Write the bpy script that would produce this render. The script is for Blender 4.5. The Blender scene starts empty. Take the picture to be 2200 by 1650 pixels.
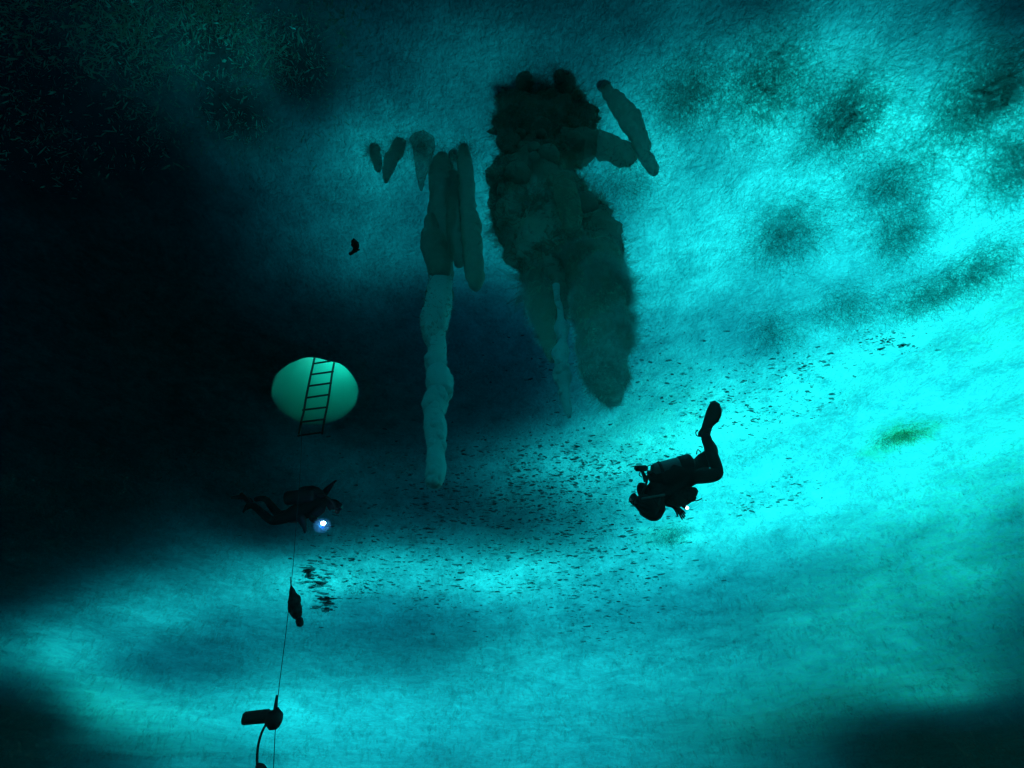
import bpy, bmesh, math, random
import numpy as np
from mathutils import Vector, noise, Matrix, Quaternion

# ------------------------------------------------------------------ camera, sky, sun, exposure
S = bpy.context.scene
C = S.collection
PITCH, F, CEIL = math.radians(45), 1100.0, 5.0      # lens in pixels of a 2200 px wide frame; ice underside 5 m over the camera
cam = bpy.data.objects.new('camera', bpy.data.cameras.new('camera')); C.objects.link(cam)
cam.data.sensor_width = 36; cam.data.lens = 18; cam.data.clip_start = .05; cam.data.clip_end = 2000
cam.rotation_euler = (math.radians(90) + PITCH, 0, 0)
S.camera = cam

SUN_EL, SUN_AZ = 42, 48                                # azimuth from +y towards +x
w = bpy.data.worlds.new('World'); S.world = w; w.use_nodes = True
sky = w.node_tree.nodes.new('ShaderNodeTexSky'); sky.sky_type = 'NISHITA'; sky.sun_disc = False
sky.sun_elevation = math.radians(SUN_EL); sky.sun_rotation = math.radians(SUN_AZ)
bg = w.node_tree.nodes['Background']; bg.inputs[1].default_value = .065
w.node_tree.links.new(sky.outputs[0], bg.inputs[0])
sun = bpy.data.objects.new('sun', bpy.data.lights.new('sun', 'SUN')); C.objects.link(sun)
sun.data.energy = 5; sun.data.angle = math.radians(9); sun.data.color = (1, .96, .9)
_e, _a = math.radians(SUN_EL), math.radians(SUN_AZ)
SUN_DIR = Vector((math.sin(_a) * math.cos(_e), math.cos(_a) * math.cos(_e), math.sin(_e)))   # the sun stands beyond the dive hole
sun.rotation_euler = SUN_DIR.to_track_quat('Z', 'Y').to_euler()
sun.location = (0, 20, 40)
S.view_settings.view_transform = 'Standard'; S.view_settings.look = 'None'
S.view_settings.gamma = 1; S.view_settings.exposure = 2.3
S.render.engine = 'CYCLES'
cy = S.cycles
cy.max_bounces = 8; cy.diffuse_bounces = 2; cy.glossy_bounces = 2; cy.transmission_bounces = 3
cy.transparent_max_bounces = 28; cy.use_adaptive_sampling = True; cy.adaptive_threshold = .025; cy.volume_bounces = 1; cy.use_denoising = True
cy.sample_clamp_indirect = 4; cy.caustics_reflective = False; cy.caustics_refractive = False

rnd = random.Random(7)
def lerp(a, b, t): return a + (b - a) * t

def ray(u, v):
    a, b = (u - 1100) / F, (825 - v) / F
    return Vector((a, math.cos(PITCH) - b * math.sin(PITCH), math.sin(PITCH) + b * math.cos(PITCH)))
def on_ice(u, v, h=CEIL):                 # point of the ice underside seen at that pixel
    r = ray(u, v); return r * (h / r.z)
def at_y(u, v, y): r = ray(u, v); return r * (y / r.y)
def at_d(u, v, d): return ray(u, v) * d   # d metres deep into the view

def tag(o, label=None, cat=None, group=None, kind=None):
    if label: o['label'] = label
    if cat: o['category'] = cat
    if group: o['group'] = group
    if kind: o['kind'] = kind
    return o
def link(name, me, m, parent=None, smooth=True):
    o = bpy.data.objects.new(name, me); C.objects.link(o)
    if m: me.materials.append(m)
    if smooth: me.polygons.foreach_set('use_smooth', [True] * len(me.polygons))
    if parent:
        o.parent = parent; o.matrix_parent_inverse = Matrix.Translation(parent.location).inverted()
    return o
def from_bm(name, bm, m, parent=None, smooth=True):
    me = bpy.data.meshes.new(name); bm.to_mesh(me); bm.free()
    return link(name, me, m, parent, smooth)
def empty(name, loc):
    o = bpy.data.objects.new(name, None); o.location = loc; o.empty_display_size = .2; C.objects.link(o); return o

# ------------------------------------------------------------------ materials
def mat(name):
    m = bpy.data.materials.new(name); m.use_nodes = True
    nt = m.node_tree; nt.nodes.clear()
    out = nt.nodes.new('ShaderNodeOutputMaterial')
    return m, nt, out
def N(nt, t, **kw):
    n = nt.nodes.new(t)
    for k, v in kw.items():
        if k.startswith('i_'): n.inputs[k[2:].replace('_', ' ')].default_value = v
        else: setattr(n, k, v)
    return n
def ramp(nt, fac, stops):
    r = nt.nodes.new('ShaderNodeValToRGB'); nt.links.new(fac, r.inputs[0])
    e = r.color_ramp.elements
    while len(e) < len(stops): e.new(.5)
    for k, (p, c) in enumerate(stops): e[k].position = p; e[k].color = (*c, 1) if len(c) == 3 else c
    return r
def simple(name, col, rough=.6, col2=None, scale=12, spec=.3, bump=.0, metal=0):
    m, nt, out = mat(name)
    p = N(nt, 'ShaderNodeBsdfPrincipled'); p.inputs['Roughness'].default_value = rough
    p.inputs['Specular IOR Level'].default_value = spec; p.inputs['Metallic'].default_value = metal
    tc = N(nt, 'ShaderNodeTexCoord'); no = N(nt, 'ShaderNodeTexNoise'); no.inputs['Scale'].default_value = scale
    no.inputs['Detail'].default_value = 6
    nt.links.new(tc.outputs['Object'], no.inputs['Vector'])
    r = ramp(nt, no.outputs[0], [(.3, col), (.7, col2 or col)])
    nt.links.new(r.outputs[0], p.inputs['Base Color'])
    if bump:
        b = N(nt, 'ShaderNodeBump'); b.inputs['Strength'].default_value = bump; b.inputs['Distance'].default_value = .02
        nt.links.new(no.outputs[0], b.inputs['Height']); nt.links.new(b.outputs[0], p.inputs['Normal'])
    nt.links.new(p.outputs[0], out.inputs[0])
    return m

def ice_mat(name, thin, thick, refl, algae=(.25, .60, .34), dist=.05, has_algae=False, scales=(1.1, 7, 38), share=.35, bumps=1.0, clear=0):
    """sea ice: lets the daylight over it through (translucent), reflects a little; frozen-in platelets mottle it."""
    m, nt, out = mat(name); L = nt.links.new
    tc = N(nt, 'ShaderNodeTexCoord')
    vecs = tc.outputs['Object']
    ns = []
    for k, s in enumerate(scales):
        n = N(nt, 'ShaderNodeTexNoise'); n.inputs['Scale'].default_value = s; n.inputs['Detail'].default_value = 8 if k < 2 else 3
        n.inputs['Roughness'].default_value = .62; n.inputs['Distortion'].default_value = .4 if k else .8
        L(vecs, n.inputs['Vector']); ns.append(n)
    a = N(nt, 'ShaderNodeMath', operation='MULTIPLY'); L(ns[0].outputs[0], a.inputs[0]); a.inputs[1].default_value = .34
    b = N(nt, 'ShaderNodeMath', operation='MULTIPLY_ADD'); L(ns[1].outputs[0], b.inputs[0]); b.inputs[1].default_value = .38; L(a.outputs[0], b.inputs[2])
    c = N(nt, 'ShaderNodeMath', operation='MULTIPLY_ADD'); L(ns[2].outputs[0], c.inputs[0]); c.inputs[1].default_value = .28; L(b.outputs[0], c.inputs[2])
    r = ramp(nt, c.outputs[0], [(.36, thick), (.62, thin)])
    col = r.outputs[0]
    if has_algae:
        at = N(nt, 'ShaderNodeAttribute', attribute_name='algae')
        nz = N(nt, 'ShaderNodeMath', operation='MULTIPLY'); L(at.outputs['Fac'], nz.inputs[0])
        rr = ramp(nt, ns[1].outputs[0], [(.3, (.2,) * 3), (.62, (1,) * 3)]); L(rr.outputs[0], nz.inputs[1])
        mx = N(nt, 'ShaderNodeMixRGB', blend_type='MULTIPLY'); L(nz.outputs[0], mx.inputs[0]); L(col, mx.inputs[1])
        mx.inputs[2].default_value = (*algae, 1); col = mx.outputs[0]
    bp = N(nt, 'ShaderNodeBump'); bp.inputs['Strength'].default_value = bumps; bp.inputs['Distance'].default_value = dist
    L(c.outputs[0], bp.inputs['Height'])
    t = N(nt, 'ShaderNodeBsdfTranslucent'); L(col, t.inputs[0]); L(bp.outputs[0], t.inputs['Normal'])
    p = N(nt, 'ShaderNodeBsdfPrincipled'); p.inputs['Roughness'].default_value = .45; p.inputs['Specular IOR Level'].default_value = .25
    p.inputs['Base Color'].default_value = (*refl, 1); L(bp.outputs[0], p.inputs['Normal'])
    mx = N(nt, 'ShaderNodeMixShader'); mx.inputs[0].default_value = share
    L(t.outputs[0], mx.inputs[1]); L(p.outputs[0], mx.inputs[2])
    if has_algae:
        ac = N(nt, 'ShaderNodeAttribute', attribute_name='clear'); tp = N(nt, 'ShaderNodeBsdfTransparent'); tp.inputs[0].default_value = (.05, .95, .85, 1)
        m3 = N(nt, 'ShaderNodeMixShader'); L(ac.outputs['Fac'], m3.inputs[0]); L(mx.outputs[0], m3.inputs[1]); L(tp.outputs[0], m3.inputs[2]); mx = m3
    if clear:                                     # thin ice under water is nearly invisible: most light passes straight through
        tp = N(nt, 'ShaderNodeBsdfTransparent'); m2 = N(nt, 'ShaderNodeMixShader'); m2.inputs[0].default_value = clear
        L(mx.outputs[0], m2.inputs[1]); L(tp.outputs[0], m2.inputs[2]); mx = m2
    L(mx.outputs[0], out.inputs[0])
    return m

M = {}
M['ceiling'] = ice_mat('sea_ice', (.02, .97, .96), (.003, .40, .43), (.01, .30, .34), has_algae=True, share=.12, dist=.07, scales=(1.1, 5.5, 26))
M['shaft'] = ice_mat('shaft_ice', (.03, .5, .4), (.02, .4, .3), (.02, .80, .66), share=1.0, dist=.01, scales=(2, 9, 40))
M['brine'] = ice_mat('stalactite_ice', (.02, .84, .86), (.015, .66, .68), (.03, .86, .88), share=.6, dist=.02, scales=(4, 14, 50))
M['fuzzy'] = ice_mat('platelet_covered_ice', (.02, .70, .60), (.01, .36, .31), (.025, .50, .42), share=.6, dist=.05, scales=(4, 14, 50), clear=.22)
M['platelet'] = ice_mat('platelet_ice', (.02, .80, .78), (.01, .6, .58), (.03, .7, .66), share=.35, dist=.01, scales=(3, 14, 50), clear=.86)
M['platelet_dark'] = ice_mat('shaggy_platelets', (.02, .55, .42), (.01, .34, .26), (.02, .24, .18), share=.5, dist=.01, scales=(3, 14, 50), clear=.76)
M['burst'] = ice_mat('burst_ice', (.02, .8, .75), (.01, .6, .56), (.02, .6, .54), share=.4, dist=.01, scales=(3, 14, 50), clear=.87)
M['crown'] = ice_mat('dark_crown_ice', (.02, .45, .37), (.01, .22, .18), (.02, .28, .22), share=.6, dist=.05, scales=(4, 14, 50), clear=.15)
M['shaggy'] = ice_mat('shaggy_ice', (.02, .70, .54), (.01, .36, .28), (.02, .48, .36), share=.55, dist=.06, scales=(5, 16, 50), clear=.52)
M['algae'] = ice_mat('algae_ice', (.16, .60, .10), (.10, .42, .06), (.14, .50, .08), share=.4, dist=.01, scales=(3, 14, 50), clear=.88)
M['crystal'] = ice_mat('ice_crystal', (.05, .95, .82), (.03, .6, .52), (.05, .80, .66), share=.5, dist=.01, scales=(3, 14, 50), clear=.1)
for n_ in M['crystal'].node_tree.nodes:
    if n_.type == 'BSDF_PRINCIPLED': n_.inputs['Roughness'].default_value = .16; n_.inputs['Specular IOR Level'].default_value = 1.0; n_.inputs['Specular Tint'].default_value = (.1, 1, .9, 1)
M['bubble'] = ice_mat('gas_pocket', (.01, .16, .18), (.006, .10, .12), (.01, .12, .14), share=.5, dist=.01, clear=.35)
M['suit'] = simple('black_neoprene', (.003, .006, .007), .8, (.005, .010, .011), 9, .2, .3)
M['tank'] = simple('painted_cylinder', (.02, .10, .11), .4, (.03, .13, .14), 20, .5)
M['rubber'] = simple('black_rubber', (.006, .01, .011), .55, (.01, .014, .016), 20, .3)
M['metal'] = simple('dull_steel', (.08, .10, .10), .4, (.12, .14, .14), 30, .5, 0, .6)
M['glass'] = simple('mask_glass', (.01, .04, .05), .1, None, 5, .7)
M['rope'] = simple('wet_rope', (.01, .05, .06), .8, (.02, .08, .09), 60, .1, .5)
M['wood'] = simple('ladder_paint', (.015, .03, .025), .7, (.025, .045, .04), 30, .2)
M['cloth'] = simple('dark_cloth', (.008, .014, .014), .9, (.03, .05, .05), 30, .1, .6)
M['seabed'] = simple('seabed_mud', (.02, .03, .03), .9, (.05, .06, .055), .4, .1, .6)

def snow_mask_mat():
    """unseen mask over the ice, added to shape the light: the deeper it lies, the less daylight it lets down; green fades a little faster than blue."""
    m, nt, out = mat('snow_mask'); L = nt.links.new
    at = N(nt, 'ShaderNodeAttribute', attribute_name='depth')
    cc = N(nt, 'ShaderNodeCombineColor')
    # slanting light runs a longer way through snow and ice: depth / cos(angle), with .6 for the clear ice itself
    ge = N(nt, 'ShaderNodeNewGeometry'); sx = N(nt, 'ShaderNodeSeparateXYZ'); L(ge.outputs['Incoming'], sx.inputs[0])
    ab = N(nt, 'ShaderNodeMath', operation='ABSOLUTE'); L(sx.outputs['Z'], ab.inputs[0])
    mxm = N(nt, 'ShaderNodeMath', operation='MAXIMUM'); L(ab.outputs[0], mxm.inputs[0]); mxm.inputs[1].default_value = .03
    ad = N(nt, 'ShaderNodeMath', operation='ADD'); L(at.outputs['Fac'], ad.inputs[0]); ad.inputs[1].default_value = .6
    dv = N(nt, 'ShaderNodeMath', operation='DIVIDE'); L(ad.outputs[0], dv.inputs[0]); L(mxm.outputs[0], dv.inputs[1])
    for k, q in enumerate((1.3, 1.0, .925)):
        a = N(nt, 'ShaderNodeMath', operation='MULTIPLY'); L(dv.outputs[0], a.inputs[0]); a.inputs[1].default_value = -q
        e = N(nt, 'ShaderNodeMath', operation='EXPONENT'); L(a.outputs[0], e.inputs[0]); L(e.outputs[0], cc.inputs[k])
    tr = N(nt, 'ShaderNodeBsdfTransparent'); L(cc.outputs[0], tr.inputs[0])
    L(tr.outputs[0], out.inputs[0])
    return m
M['snow_mask'] = snow_mask_mat()

def lamp(name, col, k):
    m, nt, out = mat(name); e = N(nt, 'ShaderNodeEmission'); e.inputs[0].default_value = (*col, 1); e.inputs[1].default_value = k
    nt.links.new(e.outputs[0], out.inputs[0]); return m

# ------------------------------------------------------------------ sea ice, snow mask, dive hole, seabed, water
# dive hole: slightly oval, centre and two half-diameters on the ice
_l, _r, _t, _b = on_ice(585, 838), on_ice(769, 848), on_ice(682, 770), on_ice(674, 910)
HA, HB = (_r - _l) / 2, (_b - _t) / 2; HC = (_l + _r + _t + _b) / 4; HX, HY = HC.x, HC.y
_det = HA.x * HB.y - HB.x * HA.y
def hdist(x, y):                                       # 1 on the rim of the hole
    dx, dy = x - HX, y - HY
    return np.sqrt(((dx * HB.y - HB.x * dy) / _det) ** 2 + ((HA.x * dy - dx * HA.y) / _det) ** 2)
ICE_T = 1.7                                            # ice thickness
# unseen snow as a light mask, depths fitted to the wanted brightness: x y, length, width, heading, depth change
MASK_BLOBS = '''-4.33 0.18 0.35 0.17 157 -0.288
-3.99 0.18 0.35 0.17 157 -0.243
-3.66 0.18 0.34 0.17 157 0.033
-3.33 0.18 0.33 0.18 157 -0.455
-2.99 0.18 0.32 0.18 158 0.592
-2.66 0.18 0.32 0.19 159 1.978
-2.33 0.18 0.31 0.19 160 -0.317
-2.00 0.18 0.30 0.19 161 1.620
-1.66 0.18 0.30 0.20 163 0.704
-1.33 0.18 0.29 0.20 166 0.677
-1.00 0.18 0.29 0.20 168 0.235
-0.67 0.18 0.29 0.21 172 1.282
-0.33 0.18 0.28 0.21 176 1.069
0.00 0.18 0.28 0.21 0 -0.030
0.33 0.18 0.28 0.21 -176 -0.061
0.67 0.18 0.29 0.21 -172 2.065
1.00 0.18 0.29 0.20 -168 0.318
1.33 0.18 0.29 0.20 -166 2.158
1.66 0.18 0.30 0.20 -163 0.967
2.00 0.18 0.30 0.19 -161 -0.461
2.33 0.18 0.31 0.19 -160 2.990
2.66 0.18 0.32 0.19 -159 0.533
2.99 0.18 0.32 0.18 -158 1.620
3.33 0.18 0.33 0.18 -157 1.671
3.66 0.18 0.34 0.17 -157 -0.750
3.99 0.18 0.35 0.17 -157 0.136
4.33 0.18 0.35 0.17 -157 -0.080
-4.54 0.43 0.38 0.18 155 -0.325
-4.19 0.43 0.37 0.18 155 -0.026
-3.84 0.43 0.36 0.19 155 0.293
-3.49 0.43 0.35 0.19 155 -0.693
-3.14 0.43 0.34 0.20 156 0.334
-2.79 0.43 0.34 0.20 156 1.723
-2.44 0.43 0.33 0.21 157 -0.889
-2.10 0.43 0.32 0.21 159 1.429
-1.75 0.43 0.32 0.21 161 0.278
-1.40 0.43 0.31 0.22 163 0.462
-1.05 0.43 0.30 0.22 166 -0.137
-0.70 0.43 0.30 0.23 170 0.909
-0.35 0.43 0.30 0.23 175 1.086
0.00 0.43 0.30 0.23 0 -0.217
0.35 0.43 0.30 0.23 -175 -0.381
0.70 0.43 0.30 0.23 -170 1.886
1.05 0.43 0.30 0.22 -166 -0.651
1.40 0.43 0.31 0.22 -163 1.781
1.75 0.43 0.32 0.21 -161 0.780
2.10 0.43 0.32 0.21 -159 -1.166
2.44 0.43 0.33 0.21 -157 2.719
2.79 0.43 0.34 0.20 -156 -0.280
3.14 0.43 0.34 0.20 -156 0.881
3.49 0.43 0.35 0.19 -155 1.259
3.84 0.43 0.36 0.19 -155 -0.715
4.19 0.43 0.37 0.18 -155 0.631
-4.78 0.71 0.41 0.19 153 -0.304
-4.04 0.71 0.39 0.20 153 -0.528
-3.67 0.71 0.38 0.21 153 -0.630
-3.31 0.71 0.37 0.21 153 -0.155
-2.94 0.71 0.36 0.22 154 1.489
-2.57 0.71 0.35 0.22 155 -0.779
-2.20 0.71 0.34 0.23 156 0.187
-1.84 0.71 0.34 0.23 157 0.510
-1.47 0.71 0.33 0.24 160 -0.804
-1.10 0.71 0.32 0.24 163 -0.277
-0.73 0.71 0.32 0.25 167 1.100
-0.37 0.71 0.31 0.25 173 -0.056
0.00 0.71 0.31 0.25 0 -0.827
0.37 0.71 0.31 0.25 -173 -1.053
0.73 0.71 0.32 0.25 -167 1.216
1.10 0.71 0.32 0.24 -163 0.272
1.47 0.71 0.33 0.24 -160 1.720
1.84 0.71 0.34 0.23 -157 0.033
2.20 0.71 0.34 0.23 -156 -0.637
2.57 0.71 0.35 0.22 -155 1.520
2.94 0.71 0.36 0.22 -154 0.448
3.31 0.71 0.37 0.21 -153 0.797
3.67 0.71 0.38 0.21 -153 1.225
4.04 0.71 0.39 0.20 -153 -1.099
4.78 0.71 0.41 0.19 -153 -0.509
-5.04 1.03 0.45 0.21 151 -0.292
-4.65 1.03 0.43 0.21 151 -0.232
-4.26 1.03 0.42 0.22 151 -0.286
-3.87 1.03 0.41 0.22 151 1.864
-3.49 1.03 0.40 0.23 151 0.287
-3.10 1.03 0.39 0.24 151 0.758
-2.71 1.03 0.38 0.24 151 1.269
-2.32 1.03 0.37 0.25 152 1.655
-1.94 1.03 0.36 0.26 153 1.057
-1.55 1.03 0.35 0.26 155 2.380
-1.16 1.03 0.34 0.27 158 0.770
-0.77 1.03 0.34 0.28 163 0.868
-0.39 1.03 0.33 0.28 171 0.276
0.00 1.03 0.33 0.28 0 2.461
0.39 1.03 0.33 0.28 -171 1.825
0.77 1.03 0.34 0.28 -163 0.846
1.16 1.03 0.34 0.27 -158 0.379
1.55 1.03 0.35 0.26 -155 0.512
2.32 1.03 0.37 0.25 -152 2.045
2.71 1.03 0.38 0.24 -151 0.664
3.10 1.03 0.39 0.24 -151 1.198
3.49 1.03 0.40 0.23 -151 0.491
3.87 1.03 0.41 0.22 -151 1.399
4.26 1.03 0.42 0.22 -151 -0.465
4.65 1.03 0.43 0.21 -151 -0.325
5.04 1.03 0.45 0.21 -151 0.091
-5.33 1.38 0.49 0.22 150 -0.358
-4.92 1.38 0.48 0.23 149 -0.067
-4.51 1.38 0.46 0.24 149 -0.471
-4.10 1.38 0.45 0.24 148 -0.487
-3.69 1.38 0.44 0.25 148 -0.432
-3.28 1.38 0.42 0.26 148 1.075
-2.87 1.38 0.41 0.27 148 -0.391
-2.46 1.38 0.40 0.27 148 1.424
-2.05 1.38 0.39 0.28 149 -1.443
-1.64 1.38 0.38 0.29 150 0.325
-1.23 1.38 0.37 0.30 152 -0.465
-0.82 1.38 0.36 0.31 157 0.118
-0.41 1.38 0.35 0.31 166 1.207
0.00 1.38 0.35 0.31 0 -0.187
0.41 1.38 0.35 0.31 -166 -0.560
0.82 1.38 0.36 0.31 -157 0.091
1.23 1.38 0.37 0.30 -152 1.118
1.64 1.38 0.38 0.29 -150 1.603
2.05 1.38 0.39 0.28 -149 2.002
2.46 1.38 0.40 0.27 -148 1.176
2.87 1.38 0.41 0.27 -148 1.040
3.28 1.38 0.42 0.26 -148 1.884
3.69 1.38 0.44 0.25 -148 0.524
4.10 1.38 0.45 0.24 -148 1.562
4.51 1.38 0.46 0.24 -149 1.843
4.92 1.38 0.48 0.23 -149 1.798
5.33 1.38 0.49 0.22 -150 2.588
-5.66 1.77 0.54 0.24 148 -0.424
-5.22 1.77 0.52 0.25 147 -0.159
-4.79 1.77 0.51 0.26 146 0.034
-4.35 1.77 0.49 0.27 146 -0.441
-3.92 1.77 0.48 0.27 145 -0.492
-3.48 1.77 0.46 0.28 145 2.368
-3.05 1.77 0.45 0.29 144 -0.970
-2.61 1.77 0.44 0.30 144 0.820
-2.18 1.77 0.42 0.31 143 2.747
-1.74 1.77 0.41 0.32 144 -0.920
-1.31 1.77 0.40 0.33 144 2.135
-0.87 1.77 0.39 0.34 146 1.252
-0.44 1.77 0.38 0.35 153 0.624
0.00 1.77 0.37 0.35 0 0.693
0.44 1.77 0.38 0.35 -153 1.243
0.87 1.77 0.39 0.34 -146 1.274
1.31 1.77 0.40 0.33 -144 1.571
1.74 1.77 0.41 0.32 -144 -0.185
2.18 1.77 0.42 0.31 -143 0.987
2.61 1.77 0.44 0.30 -144 0.777
3.05 1.77 0.45 0.29 -144 0.683
3.48 1.77 0.46 0.28 -145 1.252
3.92 1.77 0.48 0.27 -145 1.361
4.35 1.77 0.49 0.27 -146 1.062
4.79 1.77 0.51 0.26 -146 0.791
5.22 1.77 0.52 0.25 -147 0.351
5.66 1.77 0.54 0.24 -148 1.442
-6.03 2.21 0.60 0.26 146 -0.388
-5.56 2.21 0.58 0.27 145 -0.242
-5.10 2.21 0.56 0.28 144 -0.244
-4.64 2.21 0.55 0.29 143 0.075
-4.17 2.21 0.53 0.30 142 -0.765
-3.71 2.21 0.51 0.31 141 -0.367
-3.25 2.21 0.50 0.32 140 0.868
-2.78 2.21 0.48 0.33 139 -0.401
-2.32 2.21 0.47 0.34 138 -0.085
-1.85 2.21 0.45 0.35 137 0.250
-1.39 2.21 0.44 0.36 135 1.001
-0.93 2.21 0.43 0.37 133 0.142
-0.46 2.21 0.41 0.38 127 0.401
0.00 2.21 0.40 0.39 90 1.148
0.46 2.21 0.41 0.38 53 0.625
0.93 2.21 0.43 0.37 47 0.264
1.39 2.21 0.44 0.36 45 0.993
1.85 2.21 0.45 0.35 -137 1.246
2.32 2.21 0.47 0.34 -138 1.228
2.78 2.21 0.48 0.33 -139 1.219
3.25 2.21 0.50 0.32 -140 1.718
3.71 2.21 0.51 0.31 -141 0.118
4.17 2.21 0.53 0.30 -142 1.307
4.64 2.21 0.55 0.29 -143 1.185
5.10 2.21 0.56 0.28 -144 1.271
5.56 2.21 0.58 0.27 -145 1.014
6.03 2.21 0.60 0.26 -146 1.871
-6.45 2.72 0.67 0.29 144 -0.424
-5.95 2.72 0.65 0.30 143 -0.135
-5.46 2.72 0.63 0.31 142 -0.363
-4.96 2.72 0.61 0.32 141 -0.158
-4.47 2.72 0.60 0.33 139 -0.087
-3.97 2.72 0.58 0.34 138 -0.537
-3.47 2.72 0.56 0.35 136 -0.247
-2.98 2.72 0.54 0.36 135 -0.265
-2.48 2.72 0.52 0.37 132 1.005
-1.98 2.72 0.51 0.38 130 0.132
-1.49 2.72 0.49 0.39 126 0.693
-0.99 2.72 0.48 0.41 120 0.644
-0.50 2.72 0.47 0.42 110 0.456
0.00 2.72 0.46 0.42 90 0.902
0.50 2.72 0.47 0.42 70 0.741
0.99 2.72 0.48 0.41 60 0.854
1.49 2.72 0.49 0.39 54 0.686
1.98 2.72 0.51 0.38 50 0.836
2.48 2.72 0.52 0.37 48 0.985
2.98 2.72 0.54 0.36 45 0.255
3.47 2.72 0.56 0.35 -136 1.331
3.97 2.72 0.58 0.34 -138 1.132
4.47 2.72 0.60 0.33 -139 1.336
4.96 2.72 0.61 0.32 -141 1.010
5.46 2.72 0.63 0.31 -142 1.130
5.95 2.72 0.65 0.30 -143 0.848
6.45 2.72 0.67 0.29 -144 1.802
-6.94 3.30 0.77 0.31 142 -0.452
-6.40 3.30 0.74 0.32 141 -0.149
-5.87 3.30 0.72 0.34 140 -0.253
-5.34 3.30 0.70 0.35 138 -0.313
-4.80 3.30 0.68 0.36 136 -0.241
-4.27 3.30 0.65 0.37 135 -0.091
-3.74 3.30 0.63 0.38 133 -0.352
-3.20 3.30 0.61 0.39 130 -0.744
-2.67 3.30 0.59 0.41 128 1.023
-2.13 3.30 0.58 0.42 124 -0.075
-1.60 3.30 0.56 0.43 119 0.912
-1.07 3.30 0.55 0.44 112 0.885
-0.53 3.30 0.54 0.45 103 0.846
0.00 3.30 0.53 0.45 90 0.817
0.53 3.30 0.54 0.45 77 0.519
1.07 3.30 0.55 0.44 68 1.094
1.60 3.30 0.56 0.43 61 0.834
2.13 3.30 0.58 0.42 56 1.360
2.67 3.30 0.59 0.41 52 0.929
3.20 3.30 0.61 0.39 50 1.503
3.74 3.30 0.63 0.38 47 0.753
4.27 3.30 0.65 0.37 45 0.658
4.80 3.30 0.68 0.36 -136 0.680
5.34 3.30 0.70 0.35 -138 1.133
5.87 3.30 0.72 0.34 -140 1.242
6.40 3.30 0.74 0.32 -141 0.787
6.94 3.30 0.77 0.31 -142 1.800
-7.50 3.98 0.88 0.35 140 -0.420
-6.93 3.98 0.86 0.36 139 -0.194
-6.35 3.98 0.83 0.37 137 -0.280
-5.77 3.98 0.80 0.38 136 -0.220
-5.20 3.98 0.78 0.39 134 -0.319
-4.62 3.98 0.75 0.41 132 -0.331
-4.04 3.98 0.73 0.42 129 -0.161
-3.46 3.98 0.71 0.43 127 -0.650
-2.89 3.98 0.69 0.45 123 -0.222
-2.31 3.98 0.67 0.46 119 -0.218
-1.73 3.98 0.65 0.47 114 0.723
-1.15 3.98 0.64 0.48 108 -0.717
-0.58 3.98 0.63 0.49 99 -0.671
0.00 3.98 0.62 0.49 90 0.417
0.58 3.98 0.63 0.49 81 -0.314
1.15 3.98 0.64 0.48 72 0.738
1.73 3.98 0.65 0.47 66 0.616
2.31 3.98 0.67 0.46 61 0.865
2.89 3.98 0.69 0.45 57 0.122
3.46 3.98 0.71 0.43 53 0.649
4.04 3.98 0.73 0.42 51 0.743
4.62 3.98 0.75 0.41 48 1.402
5.20 3.98 0.78 0.39 46 1.234
5.77 3.98 0.80 0.38 -136 1.122
6.35 3.98 0.83 0.37 -137 1.162
6.93 3.98 0.86 0.36 -139 0.805
7.50 3.98 0.88 0.35 -140 1.798
-8.17 4.78 1.03 0.38 139 -0.407
-7.54 4.78 1.00 0.39 137 -0.181
-6.91 4.78 0.97 0.41 135 -0.257
-6.29 4.78 0.94 0.42 134 -0.236
-5.66 4.78 0.91 0.43 131 -0.364
-5.03 4.78 0.88 0.45 129 -0.353
-4.40 4.78 0.85 0.46 127 -0.169
-3.77 4.78 0.83 0.48 123 -0.543
-3.14 4.78 0.80 0.49 120 0.175
-2.51 4.78 0.78 0.50 116 -0.142
-1.89 4.78 0.77 0.52 111 -1.020
-1.26 4.78 0.75 0.53 105 0.416
-0.63 4.78 0.74 0.53 98 0.078
0.00 4.78 0.74 0.53 90 -0.618
0.63 4.78 0.74 0.53 82 0.101
1.26 4.78 0.75 0.53 75 0.862
1.89 4.78 0.77 0.52 69 0.072
2.51 4.78 0.78 0.50 64 0.621
3.14 4.78 0.80 0.49 60 0.683
3.77 4.78 0.83 0.48 57 1.196
4.40 4.78 0.85 0.46 53 0.935
5.03 4.78 0.88 0.45 51 0.917
5.66 4.78 0.91 0.43 49 0.890
6.29 4.78 0.94 0.42 46 0.947
6.91 4.78 0.97 0.41 -135 1.158
7.54 4.78 1.00 0.39 -137 0.766
8.17 4.78 1.03 0.38 -139 1.718
-8.97 5.73 1.23 0.42 137 -0.380
-8.28 5.73 1.19 0.44 136 -0.125
-7.59 5.73 1.15 0.45 134 -0.240
-6.90 5.73 1.12 0.47 132 -0.381
-6.21 5.73 1.08 0.48 129 -0.220
-5.52 5.73 1.05 0.50 127 -0.165
-4.83 5.73 1.02 0.51 124 -0.580
-4.14 5.73 0.99 0.53 121 -0.645
-3.45 5.73 0.96 0.54 117 -0.267
-2.76 5.73 0.94 0.56 113 -0.480
-2.07 5.73 0.92 0.57 108 -1.775
-1.38 5.73 0.90 0.58 103 -0.568
-0.69 5.73 0.89 0.58 96 -0.997
0.00 5.73 0.89 0.59 90 -1.147
0.69 5.73 0.89 0.58 84 -0.437
2.07 5.73 0.92 0.57 72 0.864
2.76 5.73 0.94 0.56 67 1.210
3.45 5.73 0.96 0.54 63 0.946
4.14 5.73 0.99 0.53 59 0.925
4.83 5.73 1.02 0.51 56 0.966
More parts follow.
